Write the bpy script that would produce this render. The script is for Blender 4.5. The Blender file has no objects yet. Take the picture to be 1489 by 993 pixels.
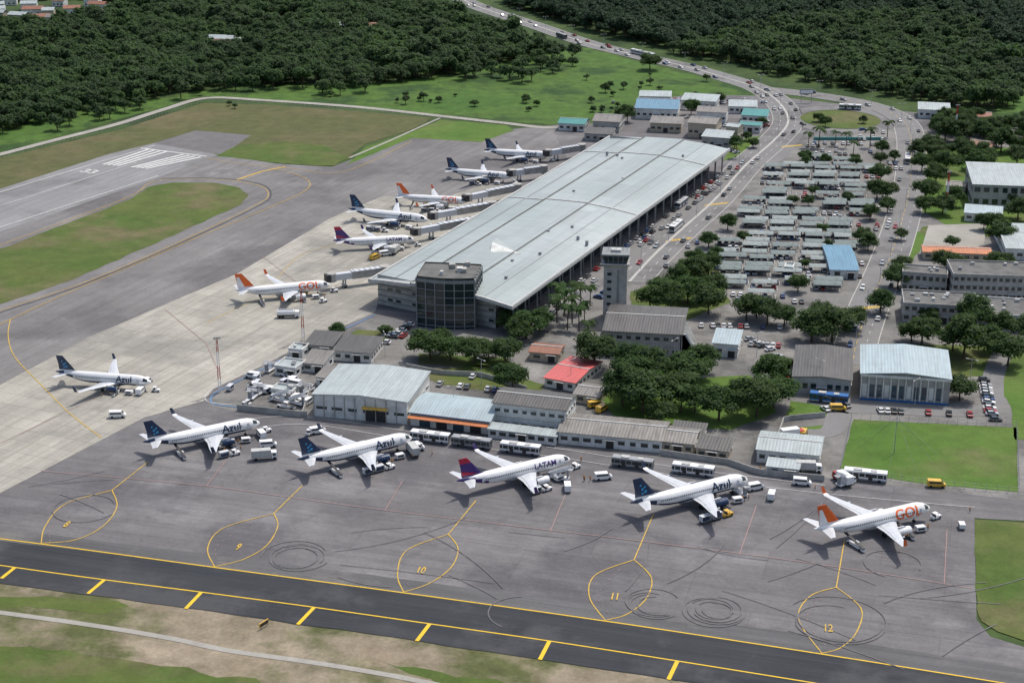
import bpy, bmesh, math, random
from mathutils import Vector, Matrix, noise
from mathutils.geometry import tessellate_polygon
random.seed(7)
R=random.random
U=random.uniform
scene=bpy.context.scene
# ---------------------------------------------------------------- camera / survey
F=2450.0; CX=744.5; CY=496.5; TH=math.radians(20.1); H=208.0
def S(u,v,z=0.0):
    """surveyed point: where a feature of height z stands, in metres"""
    x=(u-CX)/F; y=(CY-v)/F
    d=Vector((x, math.cos(TH)+y*math.sin(TH), -math.sin(TH)+y*math.cos(TH)))
    k=(z-H)/d.z
    return Vector((d.x*k,d.y*k,z))
cam=bpy.data.cameras.new("camera"); co=bpy.data.objects.new("camera",cam)
scene.collection.objects.link(co); co.location=(0,0,H)
co.rotation_euler=(math.pi/2-TH,0,0)
cam.sensor_width=36; cam.lens=F/1489*36; cam.clip_start=1; cam.clip_end=20000
scene.camera=co
scene.view_settings.view_transform='Standard'; scene.view_settings.look='None'; scene.view_settings.exposure=0
# ---------------------------------------------------------------- light
EL=math.radians(62); AZ=math.radians(42)
sv=Vector((math.sin(AZ)*math.cos(EL),math.cos(AZ)*math.cos(EL),math.sin(EL)))
w=bpy.data.worlds.new("World"); scene.world=w; w.use_nodes=True
nt=w.node_tree; nt.nodes.clear()
sky=nt.nodes.new('ShaderNodeTexSky'); sky.sky_type='NISHITA'; sky.sun_disc=False
sky.sun_elevation=EL; sky.sun_rotation=AZ; sky.dust_density=3.5
bg=nt.nodes.new('ShaderNodeBackground'); bg.inputs[1].default_value=0.15
wo=nt.nodes.new('ShaderNodeOutputWorld')
nt.links.new(sky.outputs[0],bg.inputs[0]); nt.links.new(bg.outputs[0],wo.inputs[0])
sl=bpy.data.lights.new("sun","SUN"); sl.energy=3.0; sl.angle=math.radians(0.8); sl.color=(1,0.96,0.9)
so=bpy.data.objects.new("sun",sl); scene.collection.objects.link(so)
so.rotation_euler=sv.to_track_quat('Z','Y').to_euler(); so.location=(0,500,600)
# ---------------------------------------------------------------- materials
class N:
    def __init__(s,name):
        s.m=bpy.data.materials.new(name); s.m.use_nodes=True
        s.t=s.m.node_tree; s.t.nodes.clear()
        s.out=s.t.nodes.new('ShaderNodeOutputMaterial')
        s.b=s.t.nodes.new('ShaderNodeBsdfPrincipled')
        s.t.links.new(s.b.outputs[0],s.out.inputs[0])
    def n(s,ty,**k):
        x=s.t.nodes.new(ty)
        for a,b in k.items(): setattr(x,a,b)
        return x
    def l(s,a,b): s.t.links.new(a,b)
    def pos(s,ang=0,sc=(1,1,1),obj=False):
        if obj: o=s.n('ShaderNodeTexCoord').outputs['Object']
        else: o=s.n('ShaderNodeNewGeometry').outputs['Position']
        mp=s.n('ShaderNodeMapping'); mp.vector_type='POINT'
        mp.inputs['Rotation'].default_value=(0,0,-ang)
        r=s.n('ShaderNodeMapping'); r.inputs['Scale'].default_value=sc
        s.l(o,mp.inputs[0]); s.l(mp.outputs[0],r.inputs[0]); return r.outputs[0]
    def noise(s,vec,scale,detail=5,rough=.6,lo=.35,hi=.65):
        x=s.n('ShaderNodeTexNoise'); x.inputs['Scale'].default_value=scale
        x.inputs['Detail'].default_value=detail; x.inputs['Roughness'].default_value=rough
        s.l(vec,x.inputs['Vector'])
        r=s.n('ShaderNodeMapRange'); r.inputs[1].default_value=lo; r.inputs[2].default_value=hi
        s.l(x.outputs['Fac'],r.inputs[0]); return r.outputs[0]
    def mix(s,f,a,b,mode='MIX'):
        m=s.n('ShaderNodeMixRGB',blend_type=mode)
        for i,v in enumerate((f,a,b)):
            if hasattr(v,'is_linked') : s.l(v,m.inputs[i])
            elif isinstance(v,(int,float)): m.inputs[i].default_value=v if i==0 else (v,v,v,1)
            else: m.inputs[i].default_value=(*v,1)
        return m.outputs[0]
    def mul(s,f,k):
        m=s.n('ShaderNodeMath',operation='MULTIPLY'); s.l(f,m.inputs[0]); m.inputs[1].default_value=k; return m.outputs[0]
    def bump(s,h,st=.3,dist=.1):
        b=s.n('ShaderNodeBump'); b.inputs['Strength'].default_value=st; b.inputs['Distance'].default_value=dist
        s.l(h,b.inputs['Height']); s.l(b.outputs[0],s.b.inputs['Normal'])
    def done(s,col,rough=.85,metal=0,spec=.3,coat=0):
        if hasattr(col,'is_linked'): s.l(col,s.b.inputs['Base Color'])
        else: s.b.inputs['Base Color'].default_value=(*col,1)
        s.b.inputs['Roughness'].default_value=rough; s.b.inputs['Metallic'].default_value=metal
        s.b.inputs['Specular IOR Level'].default_value=spec; s.b.inputs['Coat Weight'].default_value=coat
        return s.m
def ground(name,c1,c2,scale=.02,c3=None,sc3=.006,streak=None,slabs=None,fine=.25,stain=0,staincol=(.03,.03,.03),rough=.9,lo3=.5,hi3=.6,spec=.2,patch=0,pang=0,mid=0,light=0):
    m=N(name); P=m.pos()
    c=m.mix(m.noise(P,scale),c1,c2)
    if c3: c=m.mix(m.noise(P,sc3,6,.65,lo3,hi3),c,c3)
    if mid:
        c=m.mix(m.mul(m.noise(P,.14,6,.7,.4,.65),mid),c,m.mix(1,c,.45,'MULTIPLY'))
        c=m.mix(m.mul(m.noise(P,.07,5,.7,.5,.7),mid*.7),c,m.mix(1,c,(1.5,1.4,1.35),'MULTIPLY'))
    if patch:
        v=m.n('ShaderNodeTexBrick'); v.offset=.37; v.inputs['Scale'].default_value=1
        v.inputs['Brick Width'].default_value=46; v.inputs['Row Height'].default_value=17; v.inputs['Mortar Size'].default_value=.12
        v.inputs['Color1'].default_value=(1-patch,1-patch,1-patch,1); v.inputs['Color2'].default_value=(1+patch,1+patch,1+patch,1)
        v.inputs['Mortar'].default_value=(.8,.8,.8,1)
        m.l(m.pos(pang),v.inputs['Vector']); c=m.mix(.9,c,v.outputs[0],'MULTIPLY')
    if light:
        c=m.mix(m.mul(m.noise(m.pos(pang,(.6,1.3,1)),.035,7,.7,.5,.68),light),c,m.mix(1,c,1.6,'MULTIPLY'))
    if streak:
        a,k=streak
        f=m.noise(m.pos(a,(.012,.3,1)),1,4,.6,.4,.75); c=m.mix(m.mul(f,k),c,staincol)
        f=m.noise(m.pos(a,(.03,1.3,1)),1,3,.6,.45,.8); c=m.mix(m.mul(f,k),c,staincol)
    if slabs:
        a,bw,bh,k=slabs
        v=m.n('ShaderNodeTexBrick'); v.offset=0; v.inputs['Scale'].default_value=1
        v.inputs['Brick Width'].default_value=bw; v.inputs['Row Height'].default_value=bh; v.inputs['Mortar Size'].default_value=.09
        v.inputs['Color1'].default_value=(1-k,1-k,1-k,1); v.inputs['Color2'].default_value=(1+k,1+k,1+k,1); v.inputs['Mortar'].default_value=(.6,.6,.58,1)
        m.l(m.pos(a),v.inputs['Vector']); c=m.mix(1,c,v.outputs[0],'MULTIPLY')
    if stain:
        c=m.mix(m.mul(m.noise(P,.05,8,.7,.56,.72),stain),c,staincol)
        c=m.mix(m.mul(m.noise(P,.3,6,.7,.6,.75),stain),c,staincol)
    f=m.noise(P,.9,6,.75,.3,.7)
    c=m.mix(m.mul(f,fine),c,m.mix(1,c,.35,'MULTIPLY'))
    return m.done(c,rough,0,spec)
def plain(name,c,rough=.6,metal=0,var=.15,scale=.6,spec=.4,coat=0,obj=True):
    m=N(name); P=m.pos(obj=obj)
    c2=tuple(x*(1-var*2.2) for x in c)
    col=m.mix(m.noise(P,scale,6,.7,.42,.75),c,c2)
    return m.done(col,rough,metal,spec,coat)
def corr(name,c,c2,dirx=True,pitch=1.0,rough=.5,metal=0,k=.8):
    """corrugated sheet roofing: ribs + weather streaks"""
    m=N(name); P=m.pos(obj=True)
    st=m.noise(m.pos(0,(.9,.06,.5) if dirx else (.06,.9,.5),obj=True),1,5,.7,.38,.7)
    col=m.mix(m.mul(st,k),c,c2)
    col=m.mix(m.mul(m.noise(P,.15,6,.7,.45,.7),.5),col,c2)
    w=m.n('ShaderNodeTexWave',bands_direction='X' if dirx else 'Y'); w.inputs['Scale'].default_value=.31/pitch
    m.l(P,w.inputs[0]); col=m.mix(m.mul(w.outputs['Fac'],.25),col,m.mix(1,col,.5,'MULTIPLY'))
    m.bump(w.outputs['Fac'],.4,.1)
    return m.done(col,rough,metal,.4)
FA=math.atan2(*(lambda d:(d.y,d.x))(S(1195,951)-S(312,825)))
TAv=S(1062,217,11)-S(745,447,11); TA=math.atan2(TAv.y,TAv.x)
M={}
M['scrub']=ground("ground_scrub",(.045,.085,.024),(.08,.125,.038),.03,(.035,.065,.022),.012,mid=.6)
M['grass']=ground("grass_green",(.085,.175,.027),(.125,.20,.04),.03,(.17,.175,.07),.02,fine=.4,lo3=.52,hi3=.68,mid=.5)
M['meadow']=ground("grass_meadow",(.075,.165,.03),(.125,.21,.042),.02,(.045,.10,.025),.02,fine=.5,mid=.8)
M['drygrass']=ground("grass_dry",(.13,.135,.052),(.085,.11,.034),.012,(.18,.15,.08),.012,fine=.4,lo3=.48,hi3=.64,mid=.6,streak=(TA,.22),staincol=(.17,.155,.08))
M['islandgrass']=ground("grass_island",(.08,.14,.027),(.125,.155,.042),.03,(.18,.16,.08),.025,fine=.4,lo3=.5,hi3=.66,mid=.55)
M['dirt']=ground("dirt_dry_grass",(.29,.245,.17),(.40,.335,.245),.05,(.13,.145,.055),.018,fine=.5,lo3=.48,hi3=.58,mid=.7)
M['asph']=ground("asphalt_apron",(.18,.173,.177),(.235,.228,.228),.012,(.145,.14,.146),.02,streak=(FA,.38),stain=.6,staincol=(.085,.08,.084),fine=.35,patch=.07,pang=FA,mid=.3,light=.6)
M['asphL']=ground("asphalt_taxiway",(.205,.198,.195),(.26,.25,.245),.012,(.165,.16,.16),.015,streak=(TA,.4),stain=.45,staincol=(.10,.095,.095),fine=.35,light=.4,pang=TA,mid=.25)
M['yard']=ground("paved_yard",(.20,.195,.185),(.27,.262,.245),.04,(.14,.138,.13),.03,stain=.5,staincol=(.07,.07,.065),fine=.35,patch=.05,mid=.35,light=.4)
M['runway']=ground("runway_asphalt",(.25,.25,.255),(.30,.30,.30),.012,(.21,.21,.21),.02,streak=(TA,.35),stain=.3,staincol=(.11,.11,.11),light=.3,pang=TA)
M['patchA']=ground("asphalt_old_patch",(.15,.145,.15),(.19,.185,.18),.03,stain=.4,mid=.3)
M['conc']=ground("concrete_apron",(.40,.385,.33),(.48,.455,.395),.015,(.32,.31,.275),.02,slabs=(TA,7.5,7.5,.08),streak=(TA,.42),stain=.55,staincol=(.19,.18,.16),light=.25,pang=TA,mid=.2)
M['black']=ground("taxiway_new_asphalt",(.030,.034,.040),(.046,.05,.056),.02,(.07,.072,.076),.03,streak=(FA,.3),staincol=(.095,.095,.097),fine=.2)
M['shoulder']=ground("asphalt_shoulder",(.125,.125,.127),(.165,.162,.164),.02,(.20,.19,.18),.03,streak=(FA,.5),staincol=(.06,.06,.062),stain=.4)
M['road']=ground("asphalt_road",(.20,.198,.194),(.25,.246,.24),.03,(.16,.158,.155),.03,stain=.3,staincol=(.09,.09,.09))
M['path']=ground("concrete_path",(.34,.33,.29),(.42,.40,.36),.05,stain=.6,staincol=(.15,.14,.12),mid=.3)
M['kerb']=plain("kerb_concrete",(.45,.44,.41),.9,obj=False)
def paint(name,c,wear=.5,under=(.17,.165,.16)):
    m=N(name); P=m.pos()
    col=m.mix(m.mul(m.noise(P,.5,8,.75,.45,.7),wear),c,under)
    return m.done(col,.7)
M['yel']=paint("marking_yellow",(.62,.40,.045),.75); M['yelB']=paint("marking_yellow_new",(.78,.50,.02),.25)
M['wht']=paint("marking_white",(.62,.62,.6)); M['red']=paint("marking_red_faded",(.38,.23,.21),.8)
M['blu']=paint("marking_blue",(.10,.24,.45)); M['rub']=paint("tyre_rubber",(.125,.12,.123),1.0,(.19,.184,.186))
M['dark']=plain("steel_dark",(.04,.04,.042),.6); M['white']=plain("paint_white",(.80,.80,.79),.35,coat=.3,var=.04)
M['wallW']=plain("wall_white_render",(.74,.74,.70),.85,var=.2,scale=.25); M['wallG']=plain("wall_grey_concrete",(.42,.41,.38),.9,var=.2,scale=.3)
M['wallT']=plain("wall_tan",(.52,.45,.34),.9); M['glass']=plain("glass_dark",(.02,.035,.038),.12,spec=.7,var=.1); M['glassB']=plain("glass_blue",(.05,.09,.12),.15,spec=.7)
M['frame']=plain("frame_light",(.5,.5,.48),.6); M['mull']=plain("mullion_grey",(.24,.255,.255),.6); M['roofLt']=corr("roof_sheet_light",(.44,.50,.50),(.28,.31,.30))
M['roofBl']=corr("roof_sheet_pale_blue",(.42,.52,.55),(.3,.35,.36)); M['roofDk']=corr("roof_sheet_dark",(.12,.115,.105),(.06,.057,.055))
M['roofGr']=corr("roof_sheet_weathered",(.27,.255,.23),(.12,.11,.10)); M['roofRd']=corr("roof_sheet_red",(.66,.13,.12),(.46,.10,.09))
M['roofBr']=corr("roof_tiles",(.33,.13,.07),(.17,.08,.05),pitch=.5); M['roofOr']=corr("roof_orange",(.60,.20,.07),(.38,.14,.06)); M['roofTe']=corr("roof_teal",(.06,.28,.26),(.05,.2,.2))
M['roofBlue']=corr("roof_blue",(.14,.30,.42),(.10,.2,.28)); M['tar']=plain("roof_membrane",(.15,.148,.14),.9,var=.28,scale=.2)
M['steel']=plain("steel_grey",(.33,.34,.35),.5,metal=.1); M['tyre']=plain("tyre",(.02,.02,.02),.9); M['yelP']=plain("paint_yellow",(.70,.43,.05),.4,coat=.3)
M['redP']=plain("paint_red",(.5,.03,.02),.4,coat=.3); M['blueT']=plain("paint_blue_trim",(.03,.14,.38),.5); M['skin']=plain("skin",(.25,.14,.09),.6)
M['canopy']=plain("shade_cloth",(.20,.24,.232),.8,var=.25,scale=.3); M['canopy2']=plain("shade_cloth_bleached",(.30,.34,.33),.8,var=.25,scale=.3)
M['navy']=plain("livery_navy",(.008,.03,.085),.3,coat=.5,var=.02)
M['orange']=plain("livery_orange",(.80,.13,.015),.3,coat=.5,var=.02); M['indigo']=plain("livery_indigo",(.05,.02,.17),.3,coat=.5,var=.02); M['crim']=plain("livery_crimson",(.5,.01,.05),.3,coat=.5)
M['cyan']=plain("livery_cyan",(.05,.35,.65),.3); M['wing']=plain("wing_grey",(.60,.62,.64),.35,var=.08,coat=.2); M['hivis']=plain("hi_vis_cloth",(.75,.30,.03),.8)
def termroof():
    m=N("terminal_roof_metal"); 
    v=m.n('ShaderNodeTexBrick'); v.offset=0; v.inputs['Scale'].default_value=1
    v.inputs['Brick Width'].default_value=24; v.inputs['Row Height'].default_value=9; v.inputs['Mortar Size'].default_value=.12
    v.inputs['Color1'].default_value=(.88,.88,.88,1); v.inputs['Color2'].default_value=(1.06,1.06,1.06,1); v.inputs['Mortar'].default_value=(.70,.73,.72,1)
    P=m.pos(TA); m.l(P,v.inputs['Vector'])
    c=m.mix(m.noise(m.pos(),.012,5,.6),(.35,.405,.39),(.45,.495,.48))
    c=m.mix(1,c,v.outputs[0],'MULTIPLY')
    st=m.noise(m.pos(TA,(.9,.05,1)),1,5,.7,.42,.75); c=m.mix(m.mul(st,.6),c,(.25,.285,.275))
    st=m.noise(m.pos(TA,(.02,.5,1)),1,5,.7,.5,.8); c=m.mix(m.mul(st,.4),c,(.57,.59,.58))
    w=m.n('ShaderNodeTexWave',bands_direction='X'); w.inputs['Scale'].default_value=.31/1.6; m.l(P,w.inputs[0])
    c=m.mix(m.mul(w.outputs['Fac'],.16),c,(.2,.22,.22)); m.bump(w.outputs['Fac'],.25,.08)
    return m.done(c,.42,.15,.5)
M['troof']=termroof()
def leafmat(name,c1,c2,c3,tr=.4):
    m=N(name); P=m.pos(obj=True)
    oi=m.n('ShaderNodeObjectInfo')
    c=m.mix(m.noise(P,.35,3,.6,.35,.65),c1,c2)
    c=m.mix(m.mul(oi.outputs['Random'],.85),c,c3)
    c=m.mix(m.mul(m.noise(m.pos(),.015,4,.6,.42,.62),.5),c,m.mix(1,c,(.6,.66,.75),'MULTIPLY'))
    c=m.mix(m.mul(m.noise(P,2.5,2,.6,.45,.8),.5),c,m.mix(1,c,1.9,'MULTIPLY'))
    m.done(c,.7,0,.25)
    t=m.n('ShaderNodeBsdfTranslucent'); m.l(m.mix(1,c,(1.25,1.3,.8),'MULTIPLY'),t.inputs[0])
    mx=m.n('ShaderNodeMixShader'); mx.inputs[0].default_value=tr; m.l(m.b.outputs[0],mx.inputs[1]); m.l(t.outputs[0],mx.inputs[2]); m.l(mx.outputs[0],m.out.inputs[0])
    return m.m
M['leafA']=leafmat("foliage",(.033,.08,.018),(.06,.12,.026),(.058,.092,.025))
M['leafB']=leafmat("foliage_forest_hazed",(.05,.105,.034),(.09,.155,.048),(.055,.085,.04))  # distance haze put into the leaf colour: paler and bluer
M['leafD']=leafmat("foliage_forest_shade_tint",(.032,.07,.035),(.055,.10,.046),(.036,.06,.038))  # darker copy: cloud shade and bluish haze put into the leaf colour
M['core']=plain("crown_light_blocker",(.022,.046,.016),.9); M['bark']=plain("bark",(.09,.065,.045),.95)  # core: dark blobs added inside the crowns to block light
# ---------------------------------------------------------------- mesh builder
class MB:
    def __init__(s): s.v=[];s.f=[];s.mi=[];s.mats=[]
    def k(s,mat):
        mat=M[mat] if isinstance(mat,str) else mat
        if mat not in s.mats: s.mats.append(mat)
        return s.mats.index(mat)
    def poly(s,pts,mat,T=None):
        b=len(s.v); s.v+=[tuple((T@Vector(p)) if T else p) for p in pts]
        s.f.append(tuple(range(b,b+len(pts)))); s.mi.append(s.k(mat))
    def hexa(s,p,mat,T=None,faces=None,mats=None):
        b=len(s.v); s.v+=[tuple((T@Vector(q)) if T else q) for q in p]
        for i,f in enumerate([(0,3,2,1),(4,5,6,7),(0,1,5,4),(1,2,6,5),(2,3,7,6),(3,0,4,7)]):
            s.f.append(tuple(b+j for j in f)); s.mi.append(s.k(mats[i] if mats else mat))
    def box(s,x0,y0,z0,x1,y1,z1,mat,T=None,mats=None):
        s.hexa([(x0,y0,z0),(x1,y0,z0),(x1,y1,z0),(x0,y1,z0),(x0,y0,z1),(x1,y0,z1),(x1,y1,z1),(x0,y1,z1)],mat,T,mats=mats)
    def cyl(s,p0,p1,r0,r1,n,mat,cap=True,T=None,capmat=None):
        p0=Vector(p0);p1=Vector(p1);d=(p1-p0).normalized()
        a=d.orthogonal().normalized();b=d.cross(a); base=len(s.v)
        for p,r in((p0,r0),(p1,r1)):
            for i in range(n):
                t=2*math.pi*i/n; q=p+a*(r*math.cos(t))+b*(r*math.sin(t)); s.v.append(tuple(T@q if T else q))
        for i in range(n):
            j=(i+1)%n; s.f.append((base+i,base+j,base+n+j,base+n+i)); s.mi.append(s.k(mat))
        if cap:
            s.f.append(tuple(base+n+i for i in range(n))); s.mi.append(s.k(capmat or mat))
            s.f.append(tuple(base+n-1-i for i in range(n))); s.mi.append(s.k(capmat or mat))
    def mesh(s,name,smooth=False):
        me=bpy.data.meshes.new(name); me.from_pydata(s.v,[],s.f)
        for m in s.mats: me.materials.append(m)
        me.polygons.foreach_set('material_index',s.mi)
        if smooth: me.polygons.foreach_set('use_smooth',[True]*len(s.f))
        me.update(); return me
    def obj(s,name,T=None,smooth=False): return put(name,s.mesh(name,smooth),T)
def put(name,me,T=None):
    o=bpy.data.objects.new(name,me); scene.collection.objects.link(o)
    if T is not None: o.matrix_world=T
    return o
def TR(p,ang=0,sc=1): return Matrix.Translation(p)@Matrix.Rotation(ang,4,'Z')@Matrix.Scale(sc,4)
# ---------------------------------------------------------------- ground helpers
def W(pts,z=0): return [S(p[0],p[1]).xy.to_3d()+Vector((0,0,z)) for p in pts]
def densify(P,step,amp):
    o=[];n=len(P)
    for i in range(n):
        a=P[i];b=P[(i+1)%n];L=(b-a).length;k=max(1,int(L/step))
        for j in range(k):
            q=a.lerp(b,j/k)
            if amp: q=q+Vector((noise.noise(q*.11),noise.noise(q*.11+Vector((9,9,9))),0))*amp+Vector((noise.noise(q*.6),noise.noise(q*.6+Vector((5,1,9))),0))*amp*.4
            o.append(q)
    return o
def sheet(name,pts,z,mat,amp=0,step=3,world=False):
    P=pts if world else W(pts,z)
    if amp: P=densify(P,step,amp)
    P=[Vector((p.x,p.y,z)) for p in P]
    tr=tessellate_polygon([P]); me=bpy.data.meshes.new(name)
    fs=[]
    for t in tr:
        a,b,c=[P[i] for i in t]
        if (b-a).cross(c-a).z<0: t=(t[0],t[2],t[1])
        fs.append(t)
    me.from_pydata([tuple(p) for p in P],[],fs); me.materials.append(M[mat]); me.update()
    return put(name,me)
def cat(P,n=8,closed=False):
    o=[];N_=len(P)
    for i in range(N_ if closed else N_-1):
        g=lambda k:P[k%N_] if closed else P[max(0,min(N_-1,k))]
        a,b,c,d=g(i-1),g(i),g(i+1),g(i+2)
        for j in range(n):
            t=j/n; o.append(.5*((2*b)+(c-a)*t+(2*a-5*b+4*c-d)*t*t+(3*b-a-3*c+d)*t**3))
    if not closed: o.append(P[-1])
    return o
def sides(P,w,off=0,closed=False):
    L=[];Rr=[]
    n=len(P)
    for i in range(n):
        a=P[(i-1)%n] if (closed or i>0) else P[i]; b=P[(i+1)%n] if (closed or i<n-1) else P[i]
        d=(b-a); d.z=0; d.normalize(); nn=Vector((-d.y,d.x,0))
        L.append(P[i]+nn*(off+w/2)); Rr.append(P[i]+nn*(off-w/2))
    return L,Rr
def ribbon(mb,P,w,z,mat,off=0,closed=False):
    L,Rr=sides(P,w,off,closed); n=len(P); b=len(mb.v)
    for i in range(n): mb.v+= [(L[i].x,L[i].y,z),(Rr[i].x,Rr[i].y,z)]
    for i in range(n if closed else n-1):
        j=(i+1)%n; mb.f.append((b+2*i+1,b+2*j+1,b+2*j,b+2*i)); mb.mi.append(mb.k(mat))
def resample(P,step):
    o=[P[0]];acc=0
    for a,b in zip(P,P[1:]):
        L=(b-a).length
        if L==0: continue
        t=step-acc
        while t<=L: o.append(a.lerp(b,t/L)); t+=step
        acc=(acc+L)%step
    return o
def dashes(mb,P,w,z,mat,on,gap,off=0):
    st=1.0; Q=resample(P,st); i=0
    while i+on<len(Q): ribbon(mb,Q[i:int(i+on)+1],w,z,mat,off); i+=int(on+gap)
def kerb(mb,P,off,closed=False,w=.35,h=.13,mat='kerb'):
    L,Rr=sides(P,w,off,closed); n=len(P)
    for i in range(n if closed else n-1):
        j=(i+1)%n
        mb.hexa([(Rr[i].x,Rr[i].y,0),(Rr[j].x,Rr[j].y,0),(L[j].x,L[j].y,0),(L[i].x,L[i].y,0),(Rr[i].x,Rr[i].y,h),(Rr[j].x,Rr[j].y,h),(L[j].x,L[j].y,h),(L[i].x,L[i].y,h)],mat)
# ground
sheet("ground",[Vector((-9000,-2000,0)),Vector((9000,-2000,0)),Vector((9000,14000,0)),Vector((-9000,14000,0))],-.12,'scrub',world=True)
sheet("airport_pavement",[(-250,345),(0,275),(225,208),(285,190),(365,197),(322,226),(400,238),(482,243),(600,201),(700,207),(745,188),(800,183),(840,178),(900,185),(925,150),(1000,138),(1120,140),(1340,165),(1700,200),(1800,790),(1489,757),(1417,753),(1420,900),(1440,925),(1489,940),(1800,1010),(1800,1060),(-250,775)],0,'asph')
sheet("taxiway_pavement",[(-250,345),(0,275),(225,208),(285,190),(365,197),(322,226),(400,238),(482,243),(600,201),(700,207),(745,188),(800,183),(830,240),(700,330),(560,400),(520,430),(345,398),(0,560),(-250,680)],.03,'asphL')
sheet("runway",[(-250,350),(0,275),(160,224),(222,209),(318,226),(300,232),(215,264),(0,338),(-250,425)],.06,'runway')
sheet("runway_blast_pad",[(226,208),(285,190),(365,197),(320,225)],.06,'patchA',.5)
sheet("concrete_apron",[(-250,850),(-250,690),(0,560),(130,490),(345,398),(480,318),(520,300),(560,285),(640,290),(700,270),(760,270),(700,330),(560,410),(545,455),(470,487),(380,533),(310,566),(296,583),(210,607),(0,717)],.06,'conc')
sheet("yard_pavement",[(303,588),(316,572),(382,537),(545,462),(600,478),(700,482),(850,440),(1080,240),(1130,200),(1310,185),(1700,230),(1700,760),(1489,728),(1210,695),(1100,690),(980,668),(800,648),(600,627),(440,608),(340,598)],.03,'yard')
sheet("landing_field_grass",[(-250,292),(0,230),(170,190),(295,150),(380,152),(500,160),(628,172),(600,188),(530,210),(508,229),(480,241),(400,236),(320,226),(365,197),(285,190),(225,208),(0,275),(-250,345)],.02,'drygrass',1.0)
sheet("grass_field",[(505,240),(530,215),(600,192),(640,175),(735,182),(748,190),(700,207),(600,201),(540,225)],.05,'grass',.8)
sheet("grass_field",[(310,226),(350,211),(420,206),(470,212),(508,229),(482,242),(400,237)],.045,'islandgrass',2.5)
sheet("grass_island",[(-250,455),(0,362),(190,290),(215,272),(250,266),(310,266),(348,273),(362,284),(350,298),(240,348),(100,409),(0,443),(-250,560)],.07,'islandgrass',.8)
sheet("meadow",[(250,140),(330,126),(560,120),(680,104),(800,70),(860,70),(960,98),(1095,130),(1110,142),(1000,146),(900,166),(800,181),(730,175),(480,153),(300,140)],-.02,'meadow',3,6)
sheet("meadow",[(-250,275),(-250,200),(0,185),(150,150),(300,138),(240,155),(80,200),(0,222)],-.02,'meadow',3,6)
sheet("meadow",[(1440,128),(1700,100),(1700,215),(1489,190),(1450,170)],.09,'meadow',2,6)
sheet("taxiway_shoulder",[(-250,735),(0,768),(312,807),(587,842),(880,881),(1195,926),(1489,972),(1800,1022),(1800,1052),(1489,998),(1195,951),(880,903),(587,862),(312,825),(0,786),(-250,752)],.05,'shoulder',.6,4)
LOW=[(-250,812),(0,848),(312,889),(587,929),(880,973),(1195,1022),(1489,1070),(1800,1125)]
sheet("dirt",[(-300,790),(0,830),(312,870),(587,910),(880,952),(1195,1000),(1489,1040),(1800,1090),(1900,1500),(-400,1500)],-.05,'dirt',0)
sheet("taxiway",[(-250,752),(0,786),(312,825),(587,862),(880,903),(1195,951),(1489,998),(1800,1050)]+LOW[::-1],.08,'black',.5,4)
sheet("grass_verge",[(-300,925),(0,938),(120,948),(250,968),(340,985),(420,1010),(520,1200),(-400,1200)],-.02,'islandgrass',3,4)
sheet("grass_verge",[(-300,835),(0,866),(90,872),(190,880),(150,892),(60,884),(0,884),(-300,860)],-.025,'islandgrass',3,4)
sheet("grass_verge",[(560,965),(700,985),(820,1010),(700,1020)],-.03,'islandgrass',3,3)
sheet("grass_verge",[(1417,755),(1700,775),(1700,975),(1489,931),(1450,918),(1428,903),(1420,885)],.09,'islandgrass',.4)
sheet("grass_lawn",[(1240,610),(1478,622),(1480,716),(1340,703),(1222,684)],.09,'grass',.5)
sheet("grass_lawn",[(1430,540),(1560,545),(1560,640),(1475,640),(1470,590)],.09,'grass',.8)
sheet("grass_lawn",[(1150,583),(1205,592),(1205,605),(1140,612)],.09,'grass',.8)
sheet("grass_lawn",[(1115,628),(1200,618),(1195,640),(1110,640)],.09,'grass',.8)
sheet("grass_lawn",[(1350,345),(1300,420),(1290,440),(1300,380),(1318,330)],.085,'grass',.8)
for a in([(520,480),(575,480),(560,495),(500,492)],[(600,540),(700,530),(790,560),(780,575),(640,560)],[(1070,205),(1110,196),(1120,205),(1080,225),(1050,235)],[(1340,330),(1430,325),(1440,345),(1330,345)],[(860,560),(1090,545),(1130,600),(1060,625),(900,615)],[(610,515),(740,520),(750,535),(610,530)],[(915,425),(1040,380),(1060,440),(1000,465),(920,455)],[(1330,215),(1500,215),(1500,330),(1400,340),(1325,300)],[(1300,500),(1500,505),(1500,545),(1390,550)]):
    sheet("grass_lawn",a,.075,'islandgrass' if random.random()<.5 else 'grass',1.2)
sheet("paved_court",[(1350,328),(1435,325),(1430,360),(1340,362)],.10,'path',0)
# roads
R1=cat(W([(640,-25),(665,-5),(700,12),(780,38),(850,62),(930,82),(1000,98),(1060,115),(1105,130),(1135,152),(1146,178),(1125,205),(1085,240),(1040,290),(990,335),(950,372),(915,410)]),8)
R2=cat(W([(1105,130),(1180,138),(1260,152),(1308,172),(1324,200),(1324,260),(1312,320),(1290,385),(1262,450),(1245,500),(1240,530)]),8)
R4=cat(W([(1075,250),(1120,235),(1145,210),(1160,190)]),8)
RS=cat(W([(1108,625),(1200,630),(1218,605),(1235,595),(1400,600),(1440,590),(1445,545),(1460,510)]),6)
mb=MB(); ribbon(mb,R1,17,.11,'road'); mb.obj("highway_road")
mb=MB(); ribbon(mb,R2,15,.117,'road'); mb.obj("access_road")
mb=MB(); ribbon(mb,R4,9,.126,'road'); mb.obj("side_road")
mb=MB(); ribbon(mb,RS,7,.12,'road'); mb.obj("service_road")
C=S(1222,174); circ=[C+Vector((math.cos(t*math.pi/24)*27,math.sin(t*math.pi/24)*29,0)) for t in range(48)]
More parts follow.
